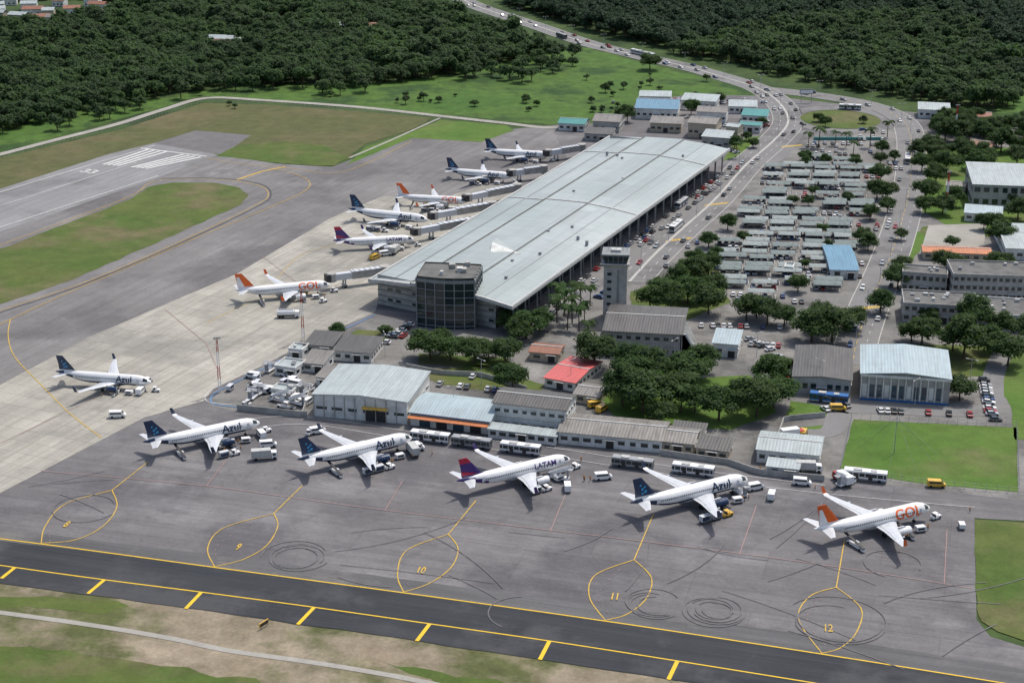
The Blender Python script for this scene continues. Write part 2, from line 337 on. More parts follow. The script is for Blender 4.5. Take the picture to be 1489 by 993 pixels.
mb=MB(); ribbon(mb,circ,9,.13,'road',closed=True); mb.obj("roundabout_road")
sheet("roundabout_island",[C+(p-C)*.82 for p in circ],.15,'islandgrass',world=True)
PER=cat(W([(-250,290),(0,225),(80,204),(170,181),(240,159),(300,143),(380,146),(520,156),(640,169),(730,179),(800,186),(850,180)]),6)
mb=MB(); ribbon(mb,PER,5.0,.10,'path'); ribbon(mb,cat(W([(508,230),(560,208),(600,190),(640,172)]),6),1.6,.103,'path'); mb.obj("perimeter_road")
DR=cat(W([(-200,862),(0,890),(130,908),(250,928),(330,945),(450,962),(560,980),(660,1000),(800,1030)]),5)
mb=MB(); ribbon(mb,DR,1.9,.03,'path'); mb.obj("drainage_path")
mb=MB()
for P,o in((R1,8.5),(R1,-8.5),(R2,7.5),(R2,-7.5)): kerb(mb,P,o)
kerb(mb,circ,-4.5,True); kerb(mb,R1,0,w=1.2,h=.18)
mb.obj("road_kerb")
mb=MB()
dashes(mb,R1,.18,.135,'wht',4,6,4.2); dashes(mb,R1,.18,.135,'wht',4,6,-4.2); dashes(mb,R2,.2,.14,'yel',4,4); dashes(mb,R2,.15,.14,'wht',3,6,3.6)
for u,v in((1040,300),(985,352),(1150,215),(1262,452)):
    p=S(u,v); 
    for i in range(8):
        q=p+Vector((i*1.4-5,i*.5,0)); ribbon(mb,[q,q+Vector((2.2,3.2,0))],.7,.142+i*.001,'yel')
mb.obj("road_markings")
# apron markings
mk=MB(); zz=[.12]
def line(pts,w,mat,curve=True,n=8,world=False):
    P=pts if world else W(pts); P=cat(P,n) if curve and len(P)>2 else P
    zz[0]+=.0012; ribbon(mk,P,w,zz[0],mat)
L1=[(-250,752),(60,791),(312,825),(587,862),(880,903),(1195,951),(1489,998),(1700,1034)]
L2=[(-250,786),(0,822),(152,843),(293,861),(457,883),(625,907),(799,932),(985,961),(1190,994),(1489,1043)]
line(L1,.42,'yelB'); line(L2,.42,'yelB')
for a,b in(((22,825),(2,841)),((152,843),(128,863)),((293,861),(270,885)),((457,883),(433,908)),((625,907),(606,932)),((799,932),(785,959)),((985,961),(972,988)),((1190,994),(1180,1022))):
    line([a,b],1.0,'yelB',False)
for A,l,r,T,e in(((60,790),[(66,765),(95,733)],[(170,737),(150,765),(110,785)],(163,713),(215,672)),
 ((312,824),[(302,797),(325,768)],[(404,765),(388,793),(355,813)],(398,747),(440,706)),
 ((587,861),[(578,835),(592,800)],[(666,798),(656,825),(625,848)],(652,777),(692,728)),
 ((880,902),[(857,868),(866,836)],[(947,840),(940,870),(912,893)],(922,814),(950,748)),
 ((1195,950),[(1161,900),(1178,867)],[(1252,885),(1245,920),(1222,942)],(1216,854),(1228,785))):
    line([A]+l+[T],.3,'yel'); line([A]+r[::-1]+[T],.3,'yel'); line([T,e],.3,'yel',False)
    P=cat(W([A]+l[:1]+[tuple((Vector(l[-1])+Vector(T))/2)]),6); dashes(mk,[p+Vector((2.2,.8,0)) for p in P],.12,.2,'red',1,2)
line([(15,465),(12,490),(22,520),(60,560),(100,600),(148,637)],.3,'yel')
line([(-100,520),(15,465),(90,430),(180,392),(300,340),(385,305),(440,280),(450,265),(425,252),(390,245)],.3,'yel')
line([(-150,505),(0,452),(120,412),(250,357),(370,300),(390,283),(375,270),(320,262),(240,262),(215,268),(180,290),(0,357),(-150,412)],.3,'yel')
line([(-150,507.5),(0,455),(120,414.5),(252,359),(373,301.5),(394,283),(378,268),(320,260),(235,260)],.5,'dark')
line([(345,262),(380,250),(415,243)],1.2,'yel',False)
line([(300,230),(345,238),(420,245),(500,250),(600,205)],.3,'yel')
line([(400,410),(440,370),(520,350),(560,335)],.2,'yel'); line([(300,470),(380,435),(470,418)],.2,'yel')
for p in([(60,685),(300,707),(560,742),(1100,808),(1417,856)],):line(p,.22,'red')
for p in([(560,742),(585,700)],[(1075,807),(1100,735)],[(1377,770),(1373,848)],[(800,773),(830,700)],[(300,707),(330,668)],[(240,450),(300,500),(320,545)],[(0,645),(210,545)],[(420,520),(470,480)],[(380,372),(430,410)]):line(p,.2,'red',False)
line([(335,630),(440,617),(600,640),(800,664),(1000,694),(1200,718),(1417,738)],.2,'wht')
line([(340,612),(440,606),(600,628),(800,651),(1000,682),(1200,706)],.2,'wht')
BL=[(345,592),(312,588),(307,578),(325,565),(380,538),(440,508),(545,458)]
line(BL,.5,'blu'); line([(u-8,v-3) for u,v in BL],.25,'wht')
line([(0,300),(200,236)],.5,'wht',False)
line([(-250,415),(0,331),(230,256)],.6,'wht',False); line([(-250,352),(0,280),(225,212)],.6,'wht',False); line([(205,216),(300,228)],1.2,'wht',False)
for i in range(10):
    f=i/9; a=Vector((150,240)).lerp(Vector((212,246)),f); b=Vector((218,217)).lerp(Vector((292,229)),f)
    if i in(4,5): continue
    line([tuple(a),tuple(b)],1.8,'wht',False)
for (u,v,r,k) in((430,810,8.5,5),(1037,888,7.5,7),(950,878,6.5,4),(1215,905,11,3),(760,890,8,1),(1300,820,7,1),(120,740,8,1)):
    c=S(u,v)
    for i in range(k):
        rr=r*(1-.09*i)*U(.93,1.05); a0=U(0,6); n=int(U(22,50)); q=c+Vector((U(-1,1),U(-1,1),0))
        line([q+Vector((math.cos(a0+j*.12),math.sin(a0+j*.12),0))*rr*(1+.004*j) for j in range(n)],.3,'rub',False,world=True)
for i in range(34):
    u=U(0,1400); v=U(700,900)+u*.06; a=S(u,v); an=FA+U(-.5,.5)+(0 if i%2 else .9); L=U(15,45); b=U(-.03,.03)
    line([a+Vector((math.cos(an+b*j),math.sin(an+b*j),0))*L*j/10 for j in range(11)],.26,'rub',False,world=True) if v<790+u*.13 else None
mk.obj("apron_markings")
# text
def textmesh(body,size):
    cu=bpy.data.curves.new("t",'FONT'); cu.body=body; cu.size=size; cu.align_x='CENTER'; cu.align_y='CENTER'; cu.resolution_u=3; cu.offset=.02*size
    o=bpy.data.objects.new("t",cu); scene.collection.objects.link(o)
    bpy.context.view_layer.update(); dg=bpy.context.evaluated_depsgraph_get()
    me=bpy.data.meshes.new_from_object(o.evaluated_get(dg)); bpy.data.objects.remove(o); return me
for b,u,v in(("8",97,763),("9",347,796),("10",612,830),("11",894,868),("12",1204,914)):
    me=textmesh(b,3.1); me.materials.clear(); me.materials.append(M['yel'])
    put("stand_number_marking",me,TR(S(u,v)+Vector((0,0,.22)),FA*.6)@Matrix.Diagonal((.8,1.6,1,1)))
me=textmesh("33",9); me.materials.clear(); me.materials.append(M['wht']); put("runway_number_marking",me,TR(S(130,250)+Vector((0,0,.2)),TA-math.pi/2))
# ---------------------------------------------------------------- trees
def tree_mesh(name,seed,Rr,Ht,lobes,leaves,ls,leaf,flat=.6,nc=10):
    rnd=random.Random(seed); mb=MB()
    mb.cyl((0,0,0),(rnd.uniform(-.3,.3),rnd.uniform(-.3,.3),Ht*.5),.035*Ht,.02*Ht,7,'bark',False)
    zc=Ht-Rr*flat
    L=[(Vector((0,0,zc)),Rr*.55)]
    for i in range(lobes):
        a=rnd.uniform(0,6.283); e=math.asin(rnd.uniform(-.35,1)); d=Rr*rnd.uniform(.5,.78)
        c=Vector((math.cos(a)*math.cos(e)*d,math.sin(a)*math.cos(e)*d,zc+math.sin(e)*d*flat*1.1))
        L.append((c,Rr*rnd.uniform(.24,.42)))
        if i%3==0: mb.cyl((0,0,Ht*.32),tuple(c),.014*Ht,.006*Ht,4,'bark',False)
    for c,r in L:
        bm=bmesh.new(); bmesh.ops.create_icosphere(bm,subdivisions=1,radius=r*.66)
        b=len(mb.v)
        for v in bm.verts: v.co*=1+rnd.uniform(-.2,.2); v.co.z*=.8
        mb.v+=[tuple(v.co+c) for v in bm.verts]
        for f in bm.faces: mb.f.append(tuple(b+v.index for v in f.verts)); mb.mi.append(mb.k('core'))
        bm.free()
        for j in range(int(leaves*(r/(Rr*.33))**1.6)):
            d=Vector((rnd.gauss(0,1),rnd.gauss(0,1),rnd.gauss(.35,1))).normalized()
            p=c+Vector((d.x,d.y,d.z*.8))*r*rnd.uniform(.72,1.12)
            nn=(d*.8+Vector((rnd.uniform(-.7,.7),rnd.uniform(-.7,.7),rnd.uniform(0,1.3)))).normalized()
            a=nn.orthogonal().normalized(); a.rotate(Matrix.Rotation(rnd.uniform(0,6.28),3,nn)); bb=nn.cross(a); s=ls*rnd.uniform(.6,1.3)
            mb.poly([p+a*s*.5,p+bb*s*.36+a*.1*s,p-a*s*.5,p-bb*s*.4],leaf)
    return mb.mesh(name)
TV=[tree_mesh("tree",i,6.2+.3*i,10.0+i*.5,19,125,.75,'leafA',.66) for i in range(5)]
def palm_mesh(seed):
    rnd=random.Random(seed); mb=MB(); z=8; mb.cyl((0,0,0),(.3,0,z),.22,.15,7,'bark')
    for i in range(16):
        a=i*2.4; el=rnd.uniform(-.1,1.0); p=Vector((.3,0,z)); d=Vector((math.cos(a),math.sin(a),math.sin(el))); pr=p
        sd=Vector((-math.sin(a),math.cos(a),0))
        for k in range(5):
            q=pr+d*.75; d=(d+Vector((0,0,-.38))).normalized(); w=[.3,.55,.6,.45,.15,0][k]; w2=[.55,.6,.45,.15,0][k]
            mb.poly([pr,q,q+sd*w2+Vector((0,0,-.3)),pr+sd*w+Vector((0,0,-.3))],'leafA'); mb.poly([pr,pr-sd*w+Vector((0,0,-.3)),q-sd*w2+Vector((0,0,-.3)),q],'leafA'); pr=q
    return mb.mesh("palm_tree")
PV=[palm_mesh(i) for i in range(2)]
TREES=[(625,522,6.5),(655,524,6),(640,515,5),(690,528,5.5),(735,530,6),(710,520,4),(742,482,5),(765,492,6),(785,482,5),(755,500,5),(745,567,5.5),(865,535,7.5),(905,590,7),(935,600,8.5),(945,560,7),(975,590,7),(1000,560,7),(1020,545,6),(1045,612,7),(1075,585,5),(1100,607,7),(1125,592,7),(1120,560,6),(1010,600,5),(915,550,7),(960,615,5),(980,560,6),(930,575,7),
(945,450,6),(975,452,6),(1000,440,6),(1030,457,6.5),(985,420,5),(1010,412,6),(1030,400,5),(1040,430,5),(960,430,5),(1030,360,4),(1058,335,4),(1010,385,4),(1000,398,4),(975,435,5),(1020,440,5),
(1085,466,6),(1115,472,6),(1100,462,5),(1140,474,5),(1180,497,7.5),(1210,497,8),(1195,480,6),(1240,482,5),(1160,425,4),(1280,455,5),(1275,290,5),(1265,320,4),(1290,290,5),(1255,355,4),(1262,365,4),(1305,420,6),(1312,402,5),(1280,265,5),(1170,235,3.5),(1200,240,3),(1282,225,4),(1175,300,3),(1200,185,3.5),(1190,178,3),(1255,180,2.5),(1290,310,4),(1280,240,4),
(1345,290,6),(1370,312,6),(1385,300,5),(1360,270,6),(1375,252,7),(1340,250,5),(1400,228,6),(1430,238,6),(1455,222,7),(1478,240,6),(1470,300,6),(1352,226,6),(1365,202,6),(1395,197,7),(1440,197,6),(1443,335,5),(1455,357,6),(1445,402,5),(1388,400,5),(1372,398,5),(1340,502,6),(1325,497,5),(1400,522,8),(1385,510,6),(1415,482,7),(1465,532,6.5),(1395,582,5),(1440,512,5),(1455,490,5),(1462,395,4),(1345,310,5),(1360,235,5),(1480,320,6),(1490,500,6),
(912,178,5),(1005,168,5),(945,102,7),(1068,217,4),(1085,205,3),(900,172,3),(1045,150,3.5),(560,487,2.5),(490,488,3),(880,135,3),(765,150,3),(780,155,2),(690,155,2.5),(860,150,2),(1350,470,4),(1430,335,4),(1385,360,3),(1330,460,4),(1300,235,3),(1310,350,3),(1108,185,3),(1095,215,3),(1140,545,4)]
for i,(u,v,r) in enumerate(TREES):
    k=i%5; s=1.13*r/(6.2+.3*k); put("tree",TV[k],TR(S(u,v),U(0,6.28))@Matrix.Diagonal((s*U(.92,1.08),s,s*U(.85,1.05),1)))
for i in range(60):
    u=U(1335,1600);v=U(178,250); put("tree",TV[i%5],TR(S(u,v),U(0,6),U(.6,1.05)))
for i,(u,v) in enumerate([(820,460),(832,470),(845,455),(850,470),(835,445),(810,470),(825,480),(842,482),(855,500),(1005,590),(990,600),(812,452),(858,445),(1190,215),(1215,212),(1240,230),(1130,560),(1175,215),(1230,215),(1265,215),(1070,230),(1290,200)]):
    put("palm_tree",PV[i%2],TR(S(u,v),U(0,6),U(.9,1.3)))
# forests: crowns instanced on the faces of one carrier mesh per variant
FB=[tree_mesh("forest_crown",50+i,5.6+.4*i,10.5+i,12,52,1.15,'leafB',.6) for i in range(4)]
FDm=[tree_mesh("shade_tinted_crown",80+i,6+.5*i,11+i,12,46,1.25,'leafD',.6) for i in range(3)]
def scatter(name,pts,tpl):
    nv=len(tpl); B_=[[] for _ in tpl]
    for p in pts: B_[random.randrange(nv)].append(p)
    for me_t,L in zip(tpl,B_):
        v=[];f=[]
        for p,s in L:
            a=U(0,6.28); b=len(v)
            for k in range(4): t=a+k*math.pi/2; v.append((p.x+math.cos(t)*s*.7071,p.y+math.sin(t)*s*.7071,-.3-U(0,2.5)*s if k==0 else v[-1][2]))
            f.append((b,b+1,b+2,b+3))
        me=bpy.data.meshes.new(name); me.from_pydata(v,[],f); o=put(name,me)
        o.instance_type='FACES'; o.use_instance_faces_scale=True; o.instance_faces_scale=1.0; o.show_instancer_for_render=False; o.show_instancer_for_viewport=False
        c=bpy.data.objects.new("crown",me_t); scene.collection.objects.link(c); c.parent=o
def inside(p,P):
    c=False;n=len(P)
    for i in range(n):
        a=P[i];b=P[i-1]
        if (a.y>p.y)!=(b.y>p.y) and p.x<(b.x-a.x)*(p.y-a.y)/(b.y-a.y)+a.x: c=not c
    return c
roadpts=resample(R1,8)+resample(R2,8)
TOWN=[(S(70,18),62),(S(575,0),45),(S(320,70),22),(S(515,48),18),(S(1290,10),10),(S(60,-20),70),(S(250,0),22),(S(160,52),14),(S(420,30),14)]
cnt=[0]
def forest(name,poly,tpl,sp,dens=-.6):
    P=W(poly); xs=[p.x for p in P];ys=[p.y for p in P]; out=[]
    y=min(ys)
    while y<max(ys):
        x=min(xs)
        while x<max(xs):
            p=Vector((x+U(-.45,.45)*sp,y+U(-.45,.45)*sp,0)); x+=sp
            if not inside(p,P): continue
            if noise.noise(p*.012)+.5*noise.noise(p*.05)<dens: continue
            if any(abs(q.x-p.x)<12 and -62<p.y-q.y<13 and (p.y-q.y>-13 or q.y>1020) for q in roadpts): continue
            if any((q-p).length<r for q,r in TOWN): continue
            s=U(.6,1.1)*(1+.3*noise.noise(p*.02))
            if R()<.06: s*=1.35
            out.append((p,s))
        y+=sp
    cnt[0]+=len(out); scatter(name,out,tpl)
forest("forest",[(-300,255),(-300,-50),(640,-50),(690,10),(780,42),(840,68),(790,86),(700,100),(690,116),(560,122),(440,124),(330,128),(260,136),(140,163),(0,200)],FB,7.0)
forest("forest_edge_shrubs",[(-250,275),(-250,240),(0,200),(150,160),(300,128),(690,112),(800,84),(860,80),(830,105),(760,125),(690,148),(520,140),(300,136),(100,192),(0,216)],FB,12,.0)
forest("hillside_forest",[(690,-50),(1750,-50),(1750,150),(1489,130),(1430,40),(1250,25),(1100,50),(960,72),(870,50),(740,10)],FDm,7.4,-.8)
forest("forest",[(960,76),(1100,52),(1250,28),(1430,42),(1489,130),(1480,158),(1420,160),(1330,146),(1250,135),(1130,112),(1060,92)],FB,7.2)
# shrub clumps in the meadow
SH=[]
for i in range(90):
    u=U(300,1080);v=U(108,172)
    p=S(u,v)
    if v<100+abs(u-800)*.05 or any((q-p).length<18 for q in resample(PER,20)) : continue
    if noise.noise(p*.02)>-.05: SH.append((p,U(.2,.5)))
scatter("meadow_shrubs",SH,FB)
# ---------------------------------------------------------------- buildings
def frame2(A,B):
    a=S(*A);b=S(*B);d=b-a; return TR(a,math.atan2(d.y,d.x)),d.length
def building(name,A,B,D,h,wall='wallW',roof='roofLt',rt='flat',st=1,bay=3.5,trim=None,over=.5,door=True,clutter=4,wh=1.3,rise=None):
    T,L=frame2(A,B); mb=MB(); rnd=random.Random(int(A[0]*7+A[1]))
    mb.box(0,0,0,L,D,h,wall)
    fh=h/st
    if wh:
      for s in range(st):
        z0=s*fh+fh*.36; z1=z0+min(wh,fh*.45)
        n=max(1,int(L/bay))
        for i in range(n):
            xc=(i+.5)*L/n
            if s==0 and door and i==n//2:
                mb.box(xc-1.2,-.05,0,xc+1.2,-.002,min(2.8,fh*.85),'dark'); mb.box(xc-1.8,-1.2,min(2.9,fh*.88),xc+1.8,0,min(3.05,fh*.9),'frame'); continue
            ww=bay*rnd.uniform(.25,.36)
            for y0,y1,yy in((-.04,-.003,-.3),(D+.003,D+.04,D)):
                mb.box(xc-ww,y0,z0,xc+ww,y1,z1,'glass')
                mb.box(xc-ww-.15,yy,z1,xc+ww+.15,yy+.3,z1+.12,'frame')
        n=max(1,int(D/bay))
        for i in range(n):
            yc=(i+.5)*D/n; ww=bay*.3
            for x0,x1,xx in((-.04,-.003,-.3),(L+.003,L+.04,L)):
                mb.box(x0,yc-ww,z0,x1,yc+ww,z1,'glass'); mb.box(xx,yc-ww-.15,z1,xx+.3,yc+ww+.15,z1+.12,'frame')
        if s: 
            mb.box(-.12,-.12,s*fh-.12,L+.12,D+.12,s*fh+.1,'frame')
    if trim: mb.box(-.1,-.1,h-1.0,L+.1,D+.1,h-.05,trim)
    o=over
    if rt=='flat':
        p=.7
        mb.box(-.15,-.15,h,L+.15,.15,h+p,wall); mb.box(-.15,D-.15,h,L+.15,D+.15,h+p,wall); mb.box(-.15,.15,h,.15,D-.15,h+p,wall); mb.box(L-.15,.15,h,L+.15,D-.15,h+p,wall)
        mb.box(.15,.15,h,L-.15,D-.15,h+.12,roof)
        zt=h+.12
    elif rt=='gable':
        rz=rise or D*.11
        for (y0,z0,y1,z1) in((-o,h,D/2,h+rz),(D+o,h,D/2,h+rz)):
            mb.hexa([(-o,y0,z0),(L+o,y0,z0),(L+o,y1,z1),(-o,y1,z1),(-o,y0,z0+.18),(L+o,y0,z0+.18),(L+o,y1,z1+.18),(-o,y1,z1+.18)],roof)
        mb.poly([(0,0,h),(0,D,h),(0,D/2,h+rz)],wall); mb.poly([(L,0,h),(L,D/2,h+rz),(L,D,h)],wall)
        mb.box(-o,D/2-.3,h+rz+.12,L+o,D/2+.3,h+rz+.3,'frame'); zt=None
    elif rt=='gabley':
        rz=rise or L*.07
        for (x0,z0,x1,z1) in((-o,h,L/2,h+rz),(L+o,h,L/2,h+rz)):
            mb.hexa([(x0,-o,z0),(x1,-o,z1),(x1,D+o,z1),(x0,D+o,z0),(x0,-o,z0+.18),(x1,-o,z1+.18),(x1,D+o,z1+.18),(x0,D+o,z0+.18)],roof)
        mb.poly([(0,0,h),(L,0,h),(L/2,0,h+rz)],wall); mb.poly([(0,D,h),(L/2,D,h+rz),(L,D,h)],wall); zt=None
    elif rt=='shed':
        rz=rise or 1.2
        mb.hexa([(-o,-o,h),(L+o,-o,h),(L+o,D+o,h+rz),(-o,D+o,h+rz),(-o,-o,h+.18),(L+o,-o,h+.18),(L+o,D+o,h+rz+.18),(-o,D+o,h+rz+.18)],roof)
        mb.poly([(0,0,h),(0,D,h),(0,D,h+rz)],wall);mb.poly([(L,0,h),(L,D,h+rz),(L,D,h)],wall);mb.poly([(0,D,h),(L,D,h),(L,D,h+rz),(0,D,h+rz)],wall);zt=None
    elif rt=='arch':
        n=10;rz=rise or 2.5;pr=None
        for i in range(n+1):
            t=i/n;y=-o+(D+2*o)*t;z=h+rz*math.sin(math.pi*t)
            if pr:
                mb.hexa([(-o,pr[0],pr[1]),(L+o,pr[0],pr[1]),(L+o,y,z),(-o,y,z),(-o,pr[0],pr[1]+.18),(L+o,pr[0],pr[1]+.18),(L+o,y,z+.18),(-o,y,z+.18)],roof)
                for X in(0,L): mb.poly([(X,pr[0],h),(X,y,h),(X,y,z),(X,pr[0],pr[1])],wall)
            pr=(y,z)
        zt=None
    for i in range(clutter if zt else 0):
        x=rnd.uniform(1,L-2.5);y=rnd.uniform(1,max(1.2,D-2.5)); a=rnd.uniform(.8,1.8);b=rnd.uniform(.7,1.3)
        mb.box(x,y,zt+.01,x+a,y+b,zt+rnd.uniform(.6,1.1),rnd.choice(['frame','steel','wallW']))
    return mb,T,L
def B(*a,**k):
    mb,T,L=building(*a,**k); return mb.obj(a[0],T)
mb,T,L=building("warehouse_building",(457,605),(592,617),27,7.6,'wallW','roofLt','gabley',rise=1.0,wh=1.0,bay=5,door=False)
mb.box(L*.55,-.06,0,L*.78,-.002,4.6,'dark'); mb.box(L*.53,-2,4.7,L*.8,-.002,4.95,'yelP'); 
for i in range(9): mb.box(i*L/9-.1,-.25,0,i*L/9+.15,-.045,7.5,'wallG')
mb.box(L+.005,2,6.0,L+.2,26,7.4,'wallW'); mb.obj("warehouse_building",T)
mb,T,L=building("cargo_shed_building",(597,618),(712,632),17,4.4,'wallW','roofBl','arch',rise=1.6,wh=0)
for i in range(4): mb.box(3+i*5.6,-.06,0,6.6+i*5.6,-.002,3.4,'dark' if i%2 else 'glassB')
mb.box(0,-3,3.5,L,-.01,3.65,'roofOr'); mb.box(0,-.15,3.9,L,-.02,4.2,'blueT'); mb.obj("cargo_shed_building",T)
B("office_building",(717,622),(822,634),13,8.6,'wallW','roofDk','gable',st=2,bay=2.8,rise=1.2,wh=1.1)
B("annex_building",(710,636),(808,648),4,3,'wallW','roofLt','shed',rise=.4,bay=3)
B("workshop_building",(812,645),(962,659),15,4,'wallW','roofGr','gable',bay=3.4,rise=1.5)
B("shed_building",(962,657),(1008,662),12,3.6,'wallT','roofGr','gable',bay=3); B("hut_building",(1012,665),(1058,671),7,3.2,'wallT','roofDk','shed',bay=3); B("hut_building",(975,645),(1020,650),8,3.2,'wallG','roofDk','shed')
B("service_building",(1100,672),(1190,681),14,4.2,'wallW','roofLt','gable',bay=3,rise=1.2); B("annex_building",(1115,690),(1160,695),5,2.8,'wallW','roofLt','shed',rise=.5)
B("administration_building",(880,515),(988,521),27,9,'wallG','roofDk','gable',st=2,bay=3.0,rise=1.6,over=1.2)
T,_=frame2((990,521),(1010,521)); mb=MB()
mb.hexa([(0,0,0),(6,0,0),(6,26,0),(0,26,0),(0,0,8.5),(1.2,0,8.5),(1.2,26,8.5),(0,26,8.5)],'wallG')
for i in range(9): mb.hexa([(.3,i*3,0),(7,i*3,0),(7,i*3+.4,0),(.3,i*3+.4,0),(.2,i*3,9),(1.6,i*3,9),(1.6,i*3+.4,9),(.2,i*3+.4,9)],'wallW')
mb.obj("louvre_wing_building",T)
B("red_roof_building",(792,562),(836,570),22,3.2,'wallW','roofRd','gable',rise=1,bay=3); B("tile_roof_building",(770,524),(812,528),9,3.2,'wallT','roofBr','gable'); B("tile_roof_building",(835,585),(870,590),10,3,'wallT','roofGr','gable')
B("dark_roof_building",(1152,572),(1236,578),30,6,'wallG','roofDk','gabley',st=1,bay=2.6,wh=2,rise=.8)
mb,T,L=building("hangar_building",(1250,580),(1379,589),27,9,'wallG','roofBl','gabley',wh=0,rise=1.2)
for i in range(12): mb.box(i*L/12,-.5,0,i*L/12+.35,-.005,8.8,'wallW')
for i in range(11): mb.box(i*L/12+.6,-.05,1.2,(i+1)*L/12-.3,-.003,5.5,'glassB' if i%3 else 'wallW')
mb.box(-.3,-.6,8.2,L+.3,-.52,9.1,'wallW'); mb.box(0,-.6,0,L,-.52,.7,'blueT'); mb.obj("hangar_building",T)
B("utility_building",(1036,518),(1072,521),12,5,'wallW','roofBl','shed',bay=3); B("modernist_building",(1312,468),(1420,474),16,7,'wallG','tar','flat',st=2,bay=2.5,wh=1.8,clutter=9)
B("modernist_building",(1420,480),(1560,488),20,6,'wallW','tar','flat',st=2,bay=3,clutter=9); B("modernist_building",(1383,436),(1560,442),18,10,'wallG','tar','flat',st=3,bay=2.4,wh=1.9,clutter=9)
B("modernist_building",(1310,425),(1375,430),10,8,'wallG','tar','flat',st=2,bay=2.4,wh=2)
B("large_roof_building",(1412,302),(1560,308),34,11,'wallG','roofLt','shed',st=2,bay=4,wh=3,rise=2); B("annex_building",(1402,322),(1455,326),10,4,'wallW','roofBl','shed')
B("orange_roof_building",(1342,378),(1440,382),9,3.5,'wallT','roofOr','gable',rise=1); B("storage_building",(1462,378),(1570,382),38,5,'wallW','roofLt','gable',rise=1.5)
B("house_building",(1408,225),(1440,228),12,5,'wallT','roofBr','gable'); B("house_building",(1375,285),(1402,287),9,5,'wallG','roofGr','gable')
B("bus_shelter_building",(1207,405),(1247,406),34,3.6,'wallW','roofBlue','arch',wh=2,bay=4,rise=1); B("kiosk_building",(1140,400),(1152,401),6,3,'wallW','roofLt','flat',clutter=0)
for a in [((924,173),(985,175),26,6,'wallW','roofBlue'),((990,158),(1040,161),14,5,'wallW','roofLt'),((812,190),(850,192),14,4,'wallW','roofTe'),((850,205),(890,207),10,4,'wallG','roofDk'),((1078,178),(1114,180),12,4,'wallW','roofTe'),((1060,165),(1100,166),12,4,'wallW','roofLt'),((1000,200),(1040,203),16,8,'wallT','roofGr'),((1013,178),(1055,180),14,6,'wallW','roofGr'),((862,192),(900,194),18,6,'wallG','roofGr'),((1075,192),(1105,194),9,4,'wallW','roofTe'),((1020,215),(1060,218),12,6,'wallG','roofLt'),((945,192),(990,194),12,5,'wallT','roofGr'),((1055,208),(1072,210),8,9,'wallT','roofLt'),((930,150),(975,151),10,4,'wallW','roofLt'),((1335,172),(1380,174),14,5,'wallW','roofLt'),((1400,182),(1440,184),12,5,'wallW','roofBr')]:
    B("low_building",a[0],a[1],a[2],a[3],a[4],a[5],'gable' if R()<.5 else 'shed',bay=3)
B("pavilion_building",(485,524),(540,528),15,3.6,'wallW','roofDk','shed',rise=.6,bay=3); B("pavilion_building",(443,514),(483,517),13,3.4,'wallG','roofDk','shed',rise=.6); B("baggage_shed_building",(400,545),(430,549),8,3,'wallW','roofLt','flat',clutter=2)
B("baggage_shed_building",(440,540),(470,543),10,3.2,'wallW','roofGr','shed'); B("guard_hut_building",(420,520),(440,522),6,3,'wallW','roofLt','flat',clutter=1); B("annex_building",(395,578),(425,582),5,2.8,'wallW','roofLt','flat',clutter=3)
B("annex_building",(460,560),(480,563),8,3,'wallW','roofGr','shed')
for i in range(44):
    c,r=TOWN[random.choice([0,0,0,1,1,5,5,6,2,3])]; a=U(0,6.28);q=c+Vector((math.cos(a),math.sin(a),0))*r*math.sqrt(R())*.9
    mb=MB(); l=U(8,16);d=U(7,10);h=U(3,6); mb.box(-l/2,-d/2,0,l/2,d/2,h,random.choice(['wallW','wallW','wallT']))
    rf=random.choice(['roofBr','roofGr','roofLt','roofLt'])
    for s in(-1,1): mb.hexa([(-l/2-.5,s*(d/2+.5),h),(l/2+.5,s*(d/2+.5),h),(l/2+.5,0,h+1.8),(-l/2-.5,0,h+1.8),(-l/2-.5,s*(d/2+.5),h+.2),(l/2+.5,s*(d/2+.5),h+.2),(l/2+.5,0,h+2),(-l/2-.5,0,h+2)],rf)
    for k in range(3): mb.box(-l/2+1+k*l/3,-d/2-.04,1,-l/2+2.2+k*l/3,-d/2-.003,2.2,'glass')
    mb.obj("house",TR(q,U(-.3,.3)))
# ---------------------------------------------------------------- terminal
Z=11.0
FL,FR,BLc,BR=[S(*p,Z) for p in((535,405),(745,447),(885,197),(1062,217))]
def TP(s,t,z):
    p=FL.lerp(FR,s).lerp(BLc.lerp(BR,s),t); return Vector((p.x,p.y,z))
prof=[(0,10.4),(.08,11.0),(.30,11.9),(.305,12.35),(.5,13.0),(.62,13.3),(.625,13.0),(.8,12.4),(1,11.0)]
mb=MB(); nt_=40
for j in range(nt_):
    t0,t1=j/nt_,(j+1)/nt_
    for (s0,z0),(s1,z1) in zip(prof,prof[1:]):
        mb.poly([TP(s0,t0,z0),TP(s1,t0,z1),TP(s1,t1,z1),TP(s0,t1,z0)],'troof')
for (s0,z0),(s1,z1) in zip(prof,prof[1:]):
    for t in(0,1): mb.poly([TP(s0,t,z0),TP(s1,t,z1),TP(s1,t,z1-1),TP(s0,t,z0-1)],'frame')
    mb.poly([TP(s0,0,z0-1),TP(s1,0,z1-1),TP(s1,1,z1-1),TP(s0,1,z0-1)],'mull')
for s,z in(prof[0],prof[-1]): mb.poly([TP(s,0,z),TP(s,1,z),TP(s,1,z-1),TP(s,0,z-1)],'frame')
def rail(s,z,w,h,mat): 
    a,b,c,d=TP(s,0,z),TP(s,1,z),TP(s+w,1,z),TP(s+w,0,z); u=Vector((0,0,h)); mb.hexa([a,d,c,b,a+u,d+u,c+u,b+u],mat)
